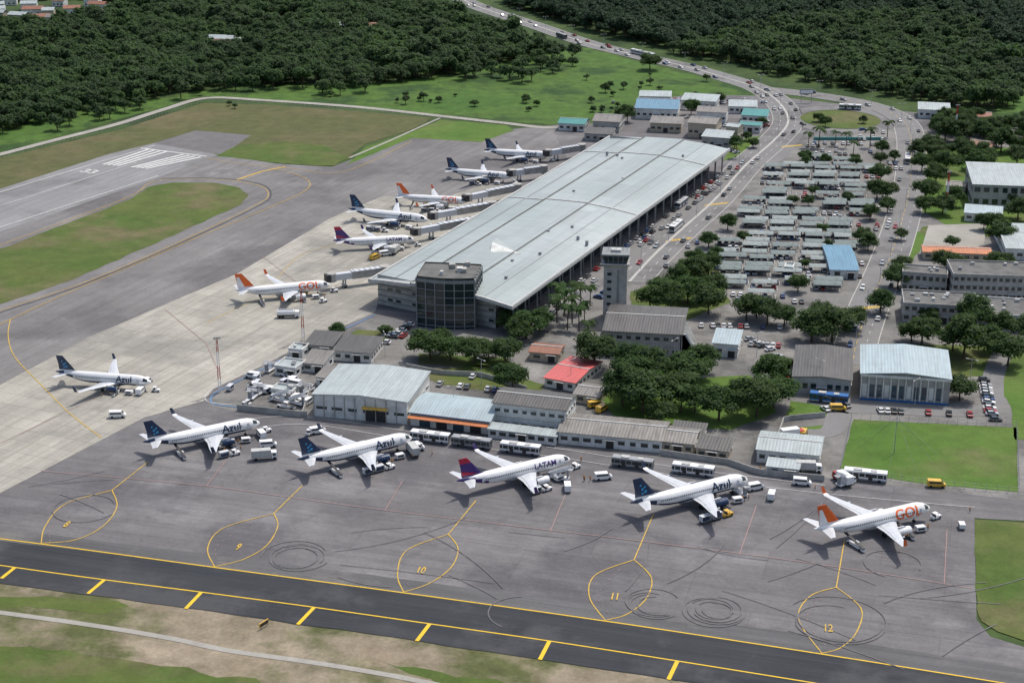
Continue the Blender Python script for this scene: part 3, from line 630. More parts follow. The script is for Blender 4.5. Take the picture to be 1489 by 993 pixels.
rail(.302,12.2,.006,.5,'tar'); rail(.622,13.1,.006,.45,'mull'); rail(.985,11.05,.012,.35,'frame'); rail(.003,10.4,.012,.5,'frame'); rail(.80,12.42,.004,.12,'steel'); rail(.15,11.4,.004,.12,'steel')
for t in(.86,.5,.0):
    for (s0,z0),(s1,z1) in zip(prof,prof[1:]):
        if s1-s0<.01: continue
        a,b,c,d=TP(s0,t,z0),TP(s1,t,z1),TP(s1,t+.004,z1),TP(s0,t+.004,z0);u=Vector((0,0,.3)); mb.hexa([a,b,c,d,a+u,b+u,c+u,d+u],'frame')
def wallseg(s0,t0,s1,t1,z0,z1,mat,thick=None): mb.poly([TP(s0,t0,z0),TP(s1,t1,z0),TP(s1,t1,z1),TP(s0,t0,z1)],mat)
i0,i1=.035,.86
wallseg(i0,.015,i1,.015,0,12.0,'wallG'); wallseg(i0,.985,i1,.985,0,12.0,'wallG'); wallseg(i0,.015,i0,.985,0,10.2,'wallG'); wallseg(i1,.015,i1,.985,0,11,'glass')
d_=.0022
for k in range(5):
    z=1.6+k*2.1
    a,b=TP(i0,.015-d_*.5,z),TP(i1,.015-d_*.5,z); u=Vector((0,0,.35)); c,e=TP(i1,.0151,z),TP(i0,.0151,z); mb.hexa([a,b,c,e,a+u,b+u,c+u,e+u],'mull')
    for q in range(14):
        s0=i0+(i1-i0)*(q+.2)/14; s1=i0+(i1-i0)*(q+.8)/14
        if k in(0,2) and q%3: wallseg(s0,.0146,s1,.0146,z+.6,z+1.6,'glass')
for q in range(60):
    t0=.02+.96*q/60; t1=t0+.96/60*.75
    wallseg(i0-.0015,t0,i0-.0015,t1,1,4,'glass' if q%3 else 'dark'); wallseg(i0-.0015,t0,i0-.0015,t1,5.2,8.8,'glass')
for q in range(24):
    p=TP(.965,.02+.96*q/23,0); mb.cyl(p,p+Vector((0,0,10.6)),.35,.35,8,'mull'); p=TP(.91,.02+.96*q/23,0); mb.cyl(p,p+Vector((0,0,10.8)),.35,.35,8,'mull')
a,b,c=S(713,366,13),S(757,369,13),S(722,345,12.5); d=S(716,352,15.0)
mb.poly([a,b,d],'wallW'); mb.poly([b,c,d],'troof'); mb.poly([c,a,d],'wallW')
for q in range(14):
    p=TP(U(.1,.95),U(.05,.95),0); mb.box(-.5,-.5,10.6,.5,.5,13.5,'steel',T=TR(p,TA))
mb.obj("terminal_building")
mb=MB(); a=[TP(.955,0,0),TP(.955,1,0),TP(1.12,1,0),TP(1.12,0,0)]; mb.poly([p+Vector((0,0,.15)) for p in a],'road'); mb.obj("terminal_kerbside_road")
# dark glazed office block at the terminal's end: square plan with a bowed front
a0,a1=S(607,474),S(690,478); dx=(a1-a0); Lx=dx.length; dx.normalize(); dy=Vector((-dx.y,dx.x,0)); HB=19.5
poly=[a0+dx*(Lx*i/6)-dy*(1.8*math.sin(math.pi*i/6)) for i in range(7)]; away=dy*17
poly+= [poly[6]+away,poly[0]+away]; nP=len(poly); up=lambda z:Vector((0,0,z))
mb=MB()
for i in range(nP):
    a,b=poly[i],poly[(i+1)%nP]
    mb.poly([a,b,b+up(HB),a+up(HB)],'glass'); n_=(b-a).normalized(); Ls=(b-a).length
    fT=Matrix.Translation(a)@Matrix.Rotation(math.atan2(n_.y,n_.x),4,'Z')
    for k in range(7):
        z=k*2.75+.9; mb.box(0,-.28,z,Ls,0.02,z+(.22 if k<6 else 1.2),'mull',T=fT)
    nb=max(1,int(Ls/3.2))
    for k in range(nb+1): mb.box(k*Ls/nb-.16,-.4,0,k*Ls/nb+.16,-.02,HB-.6,'mull',T=fT)
mb.poly([p+Vector((0,0,HB-.5)) for p in poly],'tar'); ctr=a0+dx*Lx/2+dy*8
for i in range(7):
    x,y=U(-8,6),U(-5,6); mb.box(x,y,HB-.49,x+U(1,3),y+U(1,3),HB+U(.2,1.2),random.choice(['wallW','wallG']),T=TR(ctr))
mb.obj("glazed_office_building")
# control tower
p=S(894,462); T=TR(p,-.10); mb=MB()
mb.box(-4.3,-3.9,0,4.3,3.9,21,'wallG',T=T)
for k in range(6):
    mb.box(-3.0,-3.96,3.2+k*2.9,-1.4,-3.905,4.3+k*2.9,'glass',T=T); mb.box(-4.36,-1.5,3+k*2.9,-4.305,1.5,4.2+k*2.9,'glass',T=T)
mb.box(.6,-3.98,1,1.5,-3.905,20,'mull',T=T)
mb.hexa([(-4.3,-3.9,21.0),(4.3,-3.9,21.0),(4.3,3.9,21.0),(-4.3,3.9,21.0),(-5.0,-4.8,22.0),(5.0,-4.8,22.0),(5.0,4.8,22.0),(-5.0,4.8,22.0)],'wallG',T=T)
mb.box(-5.1,-4.9,22.0,5.1,4.9,22.4,'frame',T=T)
mb.hexa([(-4.0,-3.8,22.41),(4.0,-3.8,22.41),(4.0,3.8,22.41),(-4.0,3.8,22.41),(-4.8,-4.6,25.4),(4.8,-4.6,25.4),(4.8,4.6,25.4),(-4.8,4.6,25.4)],'glass',T=T)
mb.box(-5.1,-4.9,25.4,5.1,4.9,26.0,'mull',T=T); mb.box(-1.8,-1.6,26.0,1.8,1.6,26.9,'frame',T=T)
for i in range(6):
    f=-1+2*i/5; mb.cyl((4.05*f,-3.86,22.4),(4.85*f,-4.68,25.4),.1,.1,5,'mull',T=T); mb.cyl((-4.06,3.8*f,22.4),(-4.88,4.6*f,25.4),.1,.1,5,'mull',T=T); mb.cyl((4.06,3.8*f,22.4),(4.88,4.6*f,25.4),.1,.1,5,'mull',T=T)
for x0,y0,x1,y1 in((-5,-4.8,5,-4.8),(5,-4.8,5,4.8),(5,4.8,-5,4.8),(-5,4.8,-5,-4.8)):
    mb.cyl((x0,y0,23.4),(x1,y1,23.4),.05,.05,4,'steel',T=T)
    for k in range(5): mb.cyl((x0+(x1-x0)*k/5,y0+(y1-y0)*k/5,22.4),(x0+(x1-x0)*k/5,y0+(y1-y0)*k/5,23.4),.04,.04,4,'steel',T=T)
for dx_,hh in((-3,3.5),(0,5),(2.5,3),(4,2.5)): mb.cyl(p+Vector((dx_,0,26.0)),p+Vector((dx_,0,26.0+hh)),.09,.05,5,'steel')
mb.obj("control_tower")
# ---------------------------------------------------------------- jet bridges
def jb(u0,v0,u1,v1):
    a=S(u0,v0,5).xy.to_3d(); b=S(u1,v1,5).xy.to_3d(); d=b-a; L=d.length; T=TR(a,math.atan2(d.y,d.x)); mb=MB()
    mb.cyl((0,0,0),(0,0,3.2),.5,.5,8,'steel',T=T); mb.cyl((0,0,3.0),(0,0,6.6),2.3,2.3,12,'wallG',T=T)
    mb.box(1.5,-1.5,3.3,L*.6,1.5,6.3,'wallG',T=T); mb.box(L*.6-.5,-1.25,3.45,L-1.5,1.25,6.0,'wing',T=T)
    mb.box(1.5,-1.5,6.301,L*.6,1.5,6.36,'wing',T=T)
    for k in range(6): mb.box(2+k*L*.08,-1.56,4.2,2+k*L*.08+L*.06,-1.505,5.6,'glass',T=T); mb.box(1.8+k*L*.095,-1.6,6.361,2.0+k*L*.095,1.6,6.5,'steel',T=T)
    mb.cyl((L-1.2,0,3.1),(L-1.2,0,6.4),1.9,1.9,10,'wallG',T=T); mb.box(L-.6,-1.7,3.3,L+1.4,1.7,6.1,'dark',T=T)
    for y in(-1.4,1.4): mb.box(L*.72,y-.2,.9,L*.72+.5,y+.2,3.5,'steel',T=T); mb.cyl((L*.72+.25,y-.25,.55),(L*.72+.25,y+.25,.55),.55,.55,10,'tyre',T=T)
    mb.box(L*.72-.6,-1.6,.8,L*.72+1.1,1.6,1.1,'steel',T=T); mb.obj("jet_bridge")
for a in((560,392,478,403),(690,320,603,336),(715,298,628,313),(752,272,678,287),(790,245,742,251),(846,214,795,222)): jb(*a)
# ---------------------------------------------------------------- airliners
def airliner(liv):
    mb=MB(); L=37.6; zc=3.7; X=lambda d:L/2-d
    st=[(0,.05,-.45),(.25,.42,-.42),(.7,.75,-.36),(1.3,1.07,-.28),(2,1.36,-.18),(2.8,1.6,-.1),(4,1.84,-.02),(5.5,1.96,0),(7,1.98,0)]+[(8+i*2,1.98,0) for i in range(9)]+[(26,1.9,.07),(28,1.72,.24),(30,1.45,.48),(32,1.12,.75),(34,.78,1.0),(36,.45,1.2),(37.2,.25,1.3),(37.6,.1,1.32)]
    n=28; base=len(mb.v)
    for d,r,dz in st:
        for i in range(n):
            a=2*math.pi*i/n; mb.v.append((X(d),r*math.sin(a),zc+dz+r*math.cos(a)*1.03))
    for k in range(len(st)-1):
        dm=(st[k][0]+st[k+1][0])/2
        for i in range(n):
            j=(i+1)%n; am=(i+.5)*2*math.pi/n; upc=math.cos(am)
            mt='white'
            if 1.3<dm<2.8 and .32<upc<.86: mt='glass'
            if liv=='az' and ((upc<-.35 and dm>5) or dm>33.5 or (dm>29 and upc<.3)): mt='navy'  # navy belly has backlit shade put into its colour; tail navy is livery
            if liv=='la' and dm>28 and upc< (dm-28)/6-.3: mt='indigo'
            if liv=='go' and upc<-.8: mt='wing'
            mb.f.append((base+k*n+i,base+k*n+j,base+(k+1)*n+j,base+(k+1)*n+i)[::-1]); mb.mi.append(mb.k(mt))
    for sd in(1,-1):
        for i in range(38):
            x=X(7+i*.6); y=2.0*sd; 
            mb.poly([(x,y,zc+.35),(x+.28,y,zc+.35),(x+.28,y-.02*sd,zc+.75),(x,y-.02*sd,zc+.75)],'glass')
        for d in(5.0,30.2): mb.poly([(X(d),1.99*sd if d<10 else 1.48*sd,zc-.7+(.4 if d>10 else 0)),(X(d)+.8,(1.99 if d<10 else 1.48)*sd,zc-.7+(.4 if d>10 else 0)),(X(d)+.8,1.8*sd if d<10 else 1.45*sd,zc+1.0),(X(d),1.8*sd if d<10 else 1.45*sd,zc+1.0)],'wing')
    def foil(secs,mat,vert=False,mats=None):
        b=len(mb.v)
        for (d,c,y,z,th) in secs:
            for (fx,fz) in((0,0),(.12,.45),(.4,.6),(1,.02),(.4,-.4),(.12,-.35)):
                if vert: mb.v.append((X(d+c*fx),y+fz*th,z))
                else: mb.v.append((X(d+c*fx),y,z+fz*th))
        m=6
        for k in range(len(secs)-1):
            for i in range(m):
                j=(i+1)%m; mb.f.append((b+k*m+i,b+k*m+j,b+(k+1)*m+j,b+(k+1)*m+i)); mb.mi.append(mb.k(mats[k] if mats else mat))
        mb.f.append(tuple(b+(len(secs)-1)*m+i for i in range(m))); mb.mi.append(mb.k(mats[-1] if mats else mat))
    wl={'az':'navy','go':'orange','la':'white'}[liv]
    for sd in(1,-1):
        foil([(11.3,7.6,0,zc-1.15,1.0),(12.6,6.6,1.9*sd,zc-1.05,.9),(15.4,4.3,6.4*sd,zc-.6,.6),(18.6,2.7,12.2*sd,zc+.1,.35),(20.7,1.55,16.6*sd,zc+.55,.2),(21.1,1.3,17.2*sd,zc+.9,.12),(22.0,.9,17.6*sd,zc+2.9,.08)],'wing',mats=['white','wing','wing','wing','white',wl if liv!='la' else 'indigo'])
        for y in(4.2,8,11.5): 
            dd=17.8+.28*(y-4)*1.0; zz_=zc-.75+.11*(y-4)-.15
            mb.cyl((X(dd-2.4),y*sd,zz_),(X(dd+1.3),y*sd,zz_-.05),.24,.06,6,'wing')
        # flap and aileron gap lines
        for (d0,y0,z0,d1,y1,z1) in((18.1,2.2,zc-.93,18.9,6.4,zc-.52),(18.9,6.5,zc-.5,20.8,12.2,zc+.14)):
            mb.poly([(X(d0),y0*sd,z0+.14),(X(d0)-.1,y0*sd,z0+.13),(X(d1)-.1,y1*sd,z1+.13),(X(d1),y1*sd,z1+.14)],'steel')
        foil([(31.6,3.9,0,zc+.95,.4),(33.2,2.8,3*sd,zc+1.1,.3),(35.2,1.5,6.2*sd,zc+1.3,.15)],'wing')
        ye=5.75*sd; ze=zc-2.05; sts=[(10.9,1.02),(11.1,1.16),(12,1.24),(13.6,1.16),(14.9,.92),(15.0,.62),(16.2,.35)]
        for (d0,r0),(d1,r1) in zip(sts,sts[1:]):
            mb.cyl((X(d0),ye,ze),(X(d1),ye,ze),r0,r1,16,('steel' if d0<11 or d0>14.5 else ('navy' if liv=='az' else 'white')),False)
        mb.cyl((X(10.95),ye,ze),(X(11.5),ye,ze),1.0,.9,16,'dark',False); mb.poly([(X(11.5),ye+.95*math.cos(a*.3927),ze+.95*math.sin(a*.3927)) for a in range(16)],'dark'); mb.cyl((X(11.2),ye,ze),(X(11.5),ye,ze),.05,.3,8,'steel')
        mb.hexa([(X(12),ye-.15,ze+1),(X(16.5),ye-.15,ze+.9),(X(16.5),ye+.15,ze+.9),(X(12),ye+.15,ze+1),(X(13),ye-.12,ze+1.6),(X(16.8),ye-.12,ze+1.6),(X(16.8),ye+.12,ze+1.6),(X(13),ye+.12,ze+1.6)],'white')
        y=3.8*sd; mb.cyl((X(17.6),y,.6),(X(17.4),y,zc-.9),.14,.18,6,'steel')
        for o in(-.45,.25): mb.cyl((X(17.6),y+o,.58),(X(17.6),y+o+.25,.58),.58,.58,12,'tyre')
    mb.cyl((X(5),0,.4),(X(5),0,zc-1.7),.1,.12,6,'steel')
    for o in(-.35,.12): mb.cyl((X(5),o,.38),(X(5),o+.22,.38),.38,.38,10,'tyre')
    bb=[(10.5,.2),(12,1.1),(17,1.25),(20,.9),(21.5,.2)]
    for (d0,w0),(d1,w1) in zip(bb,bb[1:]): mb.hexa([(X(d0),-w0,zc-2.25),(X(d1),-w1,zc-2.25),(X(d1),w1,zc-2.25),(X(d0),w0,zc-2.25),(X(d0),-w0-.5,zc-1.4),(X(d1),-w1-.5,zc-1.4),(X(d1),w1+.5,zc-1.4),(X(d0),w0+.5,zc-1.4)],'wing')
    fm={'az':['white','navy','navy','navy'],'go':['white','orange','orange','orange'],'la':['indigo','indigo','indigo','crim']}[liv]
    foil([(27.2,8.6,0,zc+1.55,.25),(29.8,6.3,0,zc+2.3,.34),(31.3,4.9,0,zc+4.2,.3),(32.9,3.7,0,zc+6.0,.24),(34.3,2.7,0,zc+7.7,.16)],'navy',True,fm)
    if liv=='go':
        for sd in(1,-1): mb.poly([(X(33.4),.22*sd,zc+2.4),(X(36.0),.12*sd,zc+2.4),(X(36.3),.1*sd,zc+6.4),(X(35.4),.16*sd,zc+6.4)],'white')
    if liv=='la':
        for sd in(1,-1): mb.poly([(X(31),.26*sd,zc+2.3),(X(36.0),.14*sd,zc+2.3),(X(36.1),.12*sd,zc+3.8)],'crim')
    if liv=='az':
        for sd in(1,-1):
            for (d,z,s) in((33,3.6,.4),(34,4.4,.4),(33.9,3.2,.3),(34.6,5.6,.3),(33.3,4.9,.3)): mb.poly([(X(d-s),.24*sd,zc+z-s*.7),(X(d+s),.24*sd,zc+z-s),(X(d+s*.9),.22*sd,zc+z+s*.7),(X(d-s*.8),.22*sd,zc+z+s)],'cyan')
    txt,sz,cm,dpos={'az':("Azul",3.4,'navy',10.0),'go':("GOL",4.2,'orange',8.6),'la':("LATAM",2.3,'indigo',9.5)}[liv]
    me=textmesh(txt,sz); bm=bmesh.new(); bm.from_mesh(me)
    for yy in [k*.35-2.4 for k in range(14)]:
        bmesh.ops.bisect_plane(bm,geom=bm.verts[:]+bm.edges[:]+bm.faces[:],plane_co=(0,yy,0),plane_no=(0,1,0))
    rr=2.03
    for sd in(-1,1):
        b=len(mb.v)
        for v in bm.verts:
            ph=v.co.y/rr+ .30; x=X(dpos)+(v.co.x if sd<0 else -v.co.x)
            mb.v.append((x,sd*rr*math.cos(ph),zc+rr*1.03*math.sin(ph)))
        for v_i,v in enumerate(bm.verts): v.index=v_i
        for f in bm.faces: mb.f.append(tuple(b+v.index for v in f.verts)); mb.mi.append(mb.k(cm))
    bm.free()
    me=mb.mesh("airliner_"+liv)
    for p in me.polygons:
        if p.index<(len(st)-1)*n: p.use_smooth=True
    return me
AL={k:airliner(k) for k in('az','go','la')}
PLANES=[('az',(378,614),(208,645)),('az',(599,636),(432,671)),('la',(829,667),(664,702)),('az',(1087,697),(916,735)),('go',(1352,738),(1183,773)),
('az',(217,554),(84,540)),('go',(480,414),(340,424)),('la',(602,347),(484,350)),('az',(622,320),(507,305)),('go',(676,292),(578,284)),('az',(742,256),(650,246)),('az',(792,225),(710,218))]
PT=[]
for k,nz,tl in PLANES:
    a=S(*nz,3.5);b=S(*tl,4.6); a.z=b.z=0; d=a-b; s=d.length/37.6; s=max(.9,min(1.12,s)); 
    T=TR((a+b)/2+Vector((0,0,.13)),math.atan2(d.y,d.x),s); put("airliner",AL[k],T); PT.append(T)
# ---------------------------------------------------------------- vehicles
def wheels(mb,xs,hw,r):
    for x in xs:
        for s in(-1,1): mb.cyl((x,s*hw-.12*s,r),(x,s*hw+.1*s,r),r,r,10,'tyre'); 
CARC={'white':(.75,.75,.74),'silver':(.42,.43,.44),'black':(.02,.02,.022),'grey':(.13,.135,.14),'red':(.38,.02,.02),'blue':(.03,.08,.22)}
def prism(mb,prof,y0,y1,mat,inset=0):
    n=len(prof); a=[(x,y0,z) for x,z in prof]; b=[(x,y1,z) for x,z in prof]
    mb.poly(a,mat); mb.poly(b[::-1],mat)
    for i in range(n): j=(i+1)%n; mb.poly([a[i],b[i],b[j],a[j]],mat)
def car(cn):
    m=plain("car_paint_"+cn,CARC[cn],.3,coat=.6,var=.03); mb=MB()
    prism(mb,[(-2.1,.35),(2.1,.3),(2.15,.62),(1.95,.78),(.95,.92),(-1.75,.98),(-2.12,.85)],-.86,.86,m)
    b=[(1.0,-.8,.92),(1.0,.8,.92),(-1.8,.8,.97),(-1.8,-.8,.97)]; t=[(.25,-.62,1.46),(.25,.62,1.46),(-1.35,.62,1.48),(-1.35,-.62,1.48)]
    mb.hexa([b[0],b[1],b[2],b[3],t[0],t[1],t[2],t[3]],'glass',mats=['glass',m,'glass','glass','glass','glass'])
    mb.box(2.1,-.75,.5,2.17,-.4,.68,'white');mb.box(2.1,.4,.5,2.17,.75,.68,'white');mb.box(-2.16,-.8,.6,-2.1,-.5,.8,'redP');mb.box(-2.16,.5,.6,-2.1,.8,.8,'redP')
    wheels(mb,(-1.3,1.35),.82,.33); return mb.mesh("car_"+cn)
CARS=[car(c) for c in('white','white','silver','white','grey','black','silver','red','blue','silver','white','grey')]
def bus(col,trim):
    mb=MB(); mb.box(-6.2,-1.3,.4,6.2,1.3,3.1,col); mb.box(-6.25,-1.33,1.4,6.0,1.33,2.55,'glass'); mb.box(6.0,-1.2,1.1,6.26,1.2,2.8,'glass'); mb.box(-6.22,-1.32,.5,6.22,1.32,.75,trim)
    for k in range(7): mb.box(-5.4+k*1.75,-1.35,1.35,-5.25+k*1.75,1.35,2.6,col)
    for x in(-2.5,1.5): mb.box(x-.6,-1.36,.5,x+.6,-1.331,2.5,'dark')
    mb.box(-3.5,-.9,3.101,-1,.9,3.4,'frame'); mb.box(1.5,-.8,3.101,3.2,.8,3.3,'frame'); wheels(mb,(-3.9,4.1),1.2,.5); return mb.mesh("bus")
BUS=[bus('white','navy'),bus('steel','dark'),bus('wing','indigo')]
def van(col='white'):
    mb=MB(); prism(mb,[(-2.6,.4),(2.6,.35),(2.65,1.0),(2.0,1.35),(1.3,2.15),(-2.55,2.2)],-.95,.95,col); mb.poly([(2.02,-.8,1.37),(2.02,.8,1.37),(1.36,.75,2.12),(1.36,-.75,2.12)],'glass')
    for s in(-1,1): mb.box(-2.2,s*.965-.01,1.35,1.4,s*.965+.01,1.9,'glass')
    wheels(mb,(-1.6,1.7),.9,.38); return mb.mesh("van")
def truck(cab='white',boxm='frame'):
    mb=MB(); mb.box(-3.9,-1.2,1.0,1.9,1.2,3.3,boxm); prism(mb,[(2.05,.5),(3.9,.5),(3.95,1.3),(3.6,2.4),(2.05,2.5)],-1.1,1.1,cab); mb.poly([(3.96,-.95,1.35),(3.96,.95,1.35),(3.64,.95,2.3),(3.64,-.95,2.3)],'glass'); mb.box(2.4,-1.12,1.4,3.3,1.12,2.1,'glass'); mb.box(-3.9,-.5,.6,3.5,.5,.95,'dark'); wheels(mb,(-2.6,2.9),1.0,.48); return mb.mesh("truck")
def tanker():
    mb=MB(); mb.cyl((-4.5,0,2),(1.8,0,2),1.15,1.15,16,'white'); prism(mb,[(2.05,.5),(3.9,.5),(3.95,1.3),(3.6,2.5),(2.05,2.6)],-1.15,1.15,'white'); mb.poly([(3.97,-.95,1.35),(3.97,.95,1.35),(3.66,.95,2.3),(3.66,-.95,2.3)],'glass'); mb.box(-4.6,-.9,.6,3.5,.9,.95,'dark'); mb.box(-4.2,-.4,3.1,1.5,.4,3.25,'steel'); wheels(mb,(-3.6,-2.4,2.9),1.05,.5); return mb.mesh("fuel_truck")
def tug(col='white'):
    mb=MB(); prism(mb,[(-1.5,.3),(1.5,.3),(1.5,.95),(.3,1.0),(-.2,.7),(-.9,.7),(-1.0,1.0),(-1.5,1.0)],-.7,.7,col); mb.box(-1,-.6,1.75,.3,.6,1.85,col)
    for x in(-.95,.25):
        for y in(-.55,.55): mb.box(x-.04,y-.04,.9,x+.04,y+.04,1.75,'dark')
    mb.box(-.8,-.5,.71,-.3,.5,1.2,'dark'); wheels(mb,(-1,1),.65,.32); return mb.mesh("baggage_tug")
def cart():
    mb=MB(); mb.box(-1.5,-.8,.45,1.5,.8,.6,'steel'); mb.box(-1.5,-.8,1.9,1.5,.8,2.0,'wing'); mb.box(-1.45,-.75,.6,-1.35,.75,1.9,'wing'); mb.box(1.35,-.75,.6,1.45,.75,1.9,'wing'); mb.box(-1.3,-.6,.61,1.1,.6,1.3,random.choice(['navy','dark'])); mb.box(1.5,-.05,.4,2.3,.05,.5,'dark'); wheels(mb,(-1.1,1.1),.6,.22); return mb.mesh("baggage_cart")
def stairs():
    mb=MB(); mb.box(-3.2,-1.1,.5,3,1.1,.9,'white'); prism(mb,[(1.8,.9),(3.1,.9),(3.1,1.5),(2.8,2.1),(1.8,2.1)],-1,1,'white'); mb.box(2.2,-1.02,1.4,3.0,1.02,1.9,'glass')
    for k in range(14): mb.box(2.6-k*.42,-.7,.95+k*.19,3.0-k*.42,.7,1.05+k*.19,'steel')
    for s in(-.78,.78): mb.hexa([(3,s-.04,1),(3,s+.04,1),(-3.2,s+.04,3.6),(-3.2,s-.04,3.6),(3,s-.04,2),(3,s+.04,2),(-3.2,s+.04,4.7),(-3.2,s-.04,4.7)],'white')
    mb.box(-4.4,-.9,3.55,-3.0,.9,3.7,'steel'); mb.box(-3.1,-.7,.9,-2.8,.7,3.5,'steel'); wheels(mb,(-2.2,2.1),.95,.42); return mb.mesh("boarding_stairs")
def gpu():
    mb=MB(); prism(mb,[(-1.4,.4),(1.4,.4),(1.4,1.3),(1.1,1.6),(-1.4,1.6)],-.8,.8,'white'); mb.box(-1.1,-.82,.7,.8,.82,1.3,'dark'); mb.box(1.4,-.04,.4,2.4,.04,.5,'dark'); wheels(mb,(-.9,.9),.65,.3); return mb.mesh("ground_power_unit")
def loader():
    mb=MB(); mb.box(-4,-.5,.3,2.5,.5,.8,'white'); mb.hexa([(-4,-.4,.9),(4,-.4,2.2),(4,.4,2.2),(-4,.4,.9),(-4,-.4,1.1),(4,-.4,2.4),(4,.4,2.4),(-4,.4,1.1)],'dark'); mb.box(-1,-.9,.5,.3,-.5,1.5,'white'); wheels(mb,(-2.8,1.8),.6,.35); return mb.mesh("belt_loader")
VAN=van(); PICK=van('yelP'); TRK=truck(); TRK2=truck('redP','white'); TNK=tanker(); TUG=tug(); TUGY=tug('yelP'); CRT=cart(); STR=stairs(); GPU=gpu(); BLT=loader()
def at(name,me,u,v,ang=0): return put(name,me,TR(S(u,v)+Vector((0,0,.14)),ang))
for u,v,k in((626,642,0),(686,650,1),(757,659,0),(920,680,1),(1008,690,0),(1258,698,0)): at("apron_bus",BUS[k],u,v,FA+U(-.04,.04))
at("fuel_truck",TNK,421,462,.05); at("van",VAN,171,607,.1); at("van",VAN,1166,705,-.2); at("truck",TRK,1176,686,-.1); at("pickup_truck",PICK,1361,708,-.1); at("truck",TRK2,1225,702,2.0); at("boarding_stairs",STR,812,697,TA+1.6); at("boarding_stairs",STR,1230,705,.6); at("boarding_stairs",STR,1075,718,2.0)
at("van",VAN,825,712,1.6); at("truck",TRK,385,668,.2); at("van",VAN,877,697,.2); at("van",VAN,1122,724,1.3); at("ground_power_unit",GPU,1398,768,1.5); at("van",VAN,390,650,.2); at("van",VAN,1098,712,.4)
for T in PT:
    def loc(x,y,a,name,me): put(name,me,T@Matrix.Translation((x,y,0))@Matrix.Rotation(a,4,'Z'))
    loc(12,-5,U(-.3,.3),"ground_power_unit",GPU); loc(7,-4.6,1.6,"belt_loader",BLT)
    if R()<.5: loc(-9,-4.5,1.6,"belt_loader",BLT)
    x,y=U(3,8),U(-13,-9)
    if R()<.75:
        loc(x,y,.1,"baggage_tug",TUG if R()<.75 else TUGY)
        for k in range(random.choice([1,2,3])): loc(x-3.6-k*3.6,y-.1*k,.05,"baggage_cart",CRT)
    loc(20.5,U(-1,1),U(-.2,.2),"baggage_tug",TUG)
    if R()<.35: loc(14,U(5,8),1.2,"van",VAN)
for i in range(42):
    u=U(325,450);v=U(535,596)
    if (u-325)*.4+ (v-535)<30: continue
    k=random.choice([(CRT,"baggage_cart"),(CRT,"baggage_cart"),(TUG,"baggage_tug"),(GPU,"ground_power_unit"),(BLT,"belt_loader"),(STR,"boarding_stairs"),(VAN,"van")]); at(k[1],k[0],u,v,TA+random.choice([0,1.57])+U(-.2,.2))
for u,v in((560,372),(545,377),(575,368),(620,300),(640,302),(700,262),(710,264),(470,440),(445,425),(205,572),(600,660),(605,655),(450,632),(462,630),(380,635)):
    at(*random.choice([("truck",TRK),("van",VAN),("baggage_tug",TUG),("pickup_truck",PICK)]),u,v,U(0,3))
def cars_on(P,step,offs,fill):
    Q=resample(P,step)
    for a,b in zip(Q,Q[1:]):
        for o in offs:
            if R()<fill:
                d=(b-a).normalized(); n=Vector((-d.y,d.x,0)); p=a+d*U(0,step*.6)+n*o
                ang=math.atan2(d.y,d.x)+(math.pi if o>0 else 0)
                if R()<.04: put("bus",random.choice(BUS),TR(p+Vector((0,0,.15)),ang))
                else: put("car",random.choice(CARS),TR(p+Vector((0,0,.15)),ang))
cars_on(R1,13,(6,2.4,-2.4,-6),.26); cars_on(R2,14,(5,-2,-5.2),.25); cars_on(circ,12,(0,),.3)
KB=[TP(.99,t/20,0) for t in range(21)]; KC=[TP(1.06,t/20,0) for t in range(21)]
cars_on(KB,6.5,(0,),.75); cars_on(KC,6.5,(0,),.6); cars_on([TP(1.03,t/20,0) for t in range(21)],9,(0,),.4)
def canopy(cm):
    mb=MB(); L=11;n=6
    for i in range(n):
        y0,y1=-2.6+5.2*i/n,-2.6+5.2*(i+1)/n; f=lambda y:2.2+.9*math.cos(y/2.6*1.35)
        mb.hexa([(-L/2,y0,f(y0)),(L/2,y0,f(y0)),(L/2,y1,f(y1)),(-L/2,y1,f(y1)),(-L/2,y0,f(y0)+.06),(L/2,y0,f(y0)+.06),(L/2,y1,f(y1)+.06),(-L/2,y1,f(y1)+.06)],cm)
    for x in(-L/2+.3,0,L/2-.3):
        mb.cyl((x,-2.3,0),(x,-2.3,2.4),.08,.08,5,'steel'); mb.cyl((x,2.3,0),(x,2.3,2.4),.08,.08,5,'steel')
    return mb.mesh("parking_canopy")
CAN=[canopy('canopy'),canopy('canopy'),canopy('canopy2')]; PA=-.10
lot=W([(1055,330),(1140,232),(1165,205),(1300,190),(1312,230),(1295,300),(1262,370),(1240,440),(1060,440),(1000,440),(1040,400),(950,395)])
rows=W([(1050,335),(1140,228),(1275,238),(1266,290),(1245,350),(1205,432),(1070,432),(1010,385)])
treesP=[S(u,v) for u,v,r in TREES]
xd=Vector((math.cos(PA),math.sin(PA),0)); yd=Vector((-xd.y,xd.x,0)); org=S(1150,440)
pk=MB()
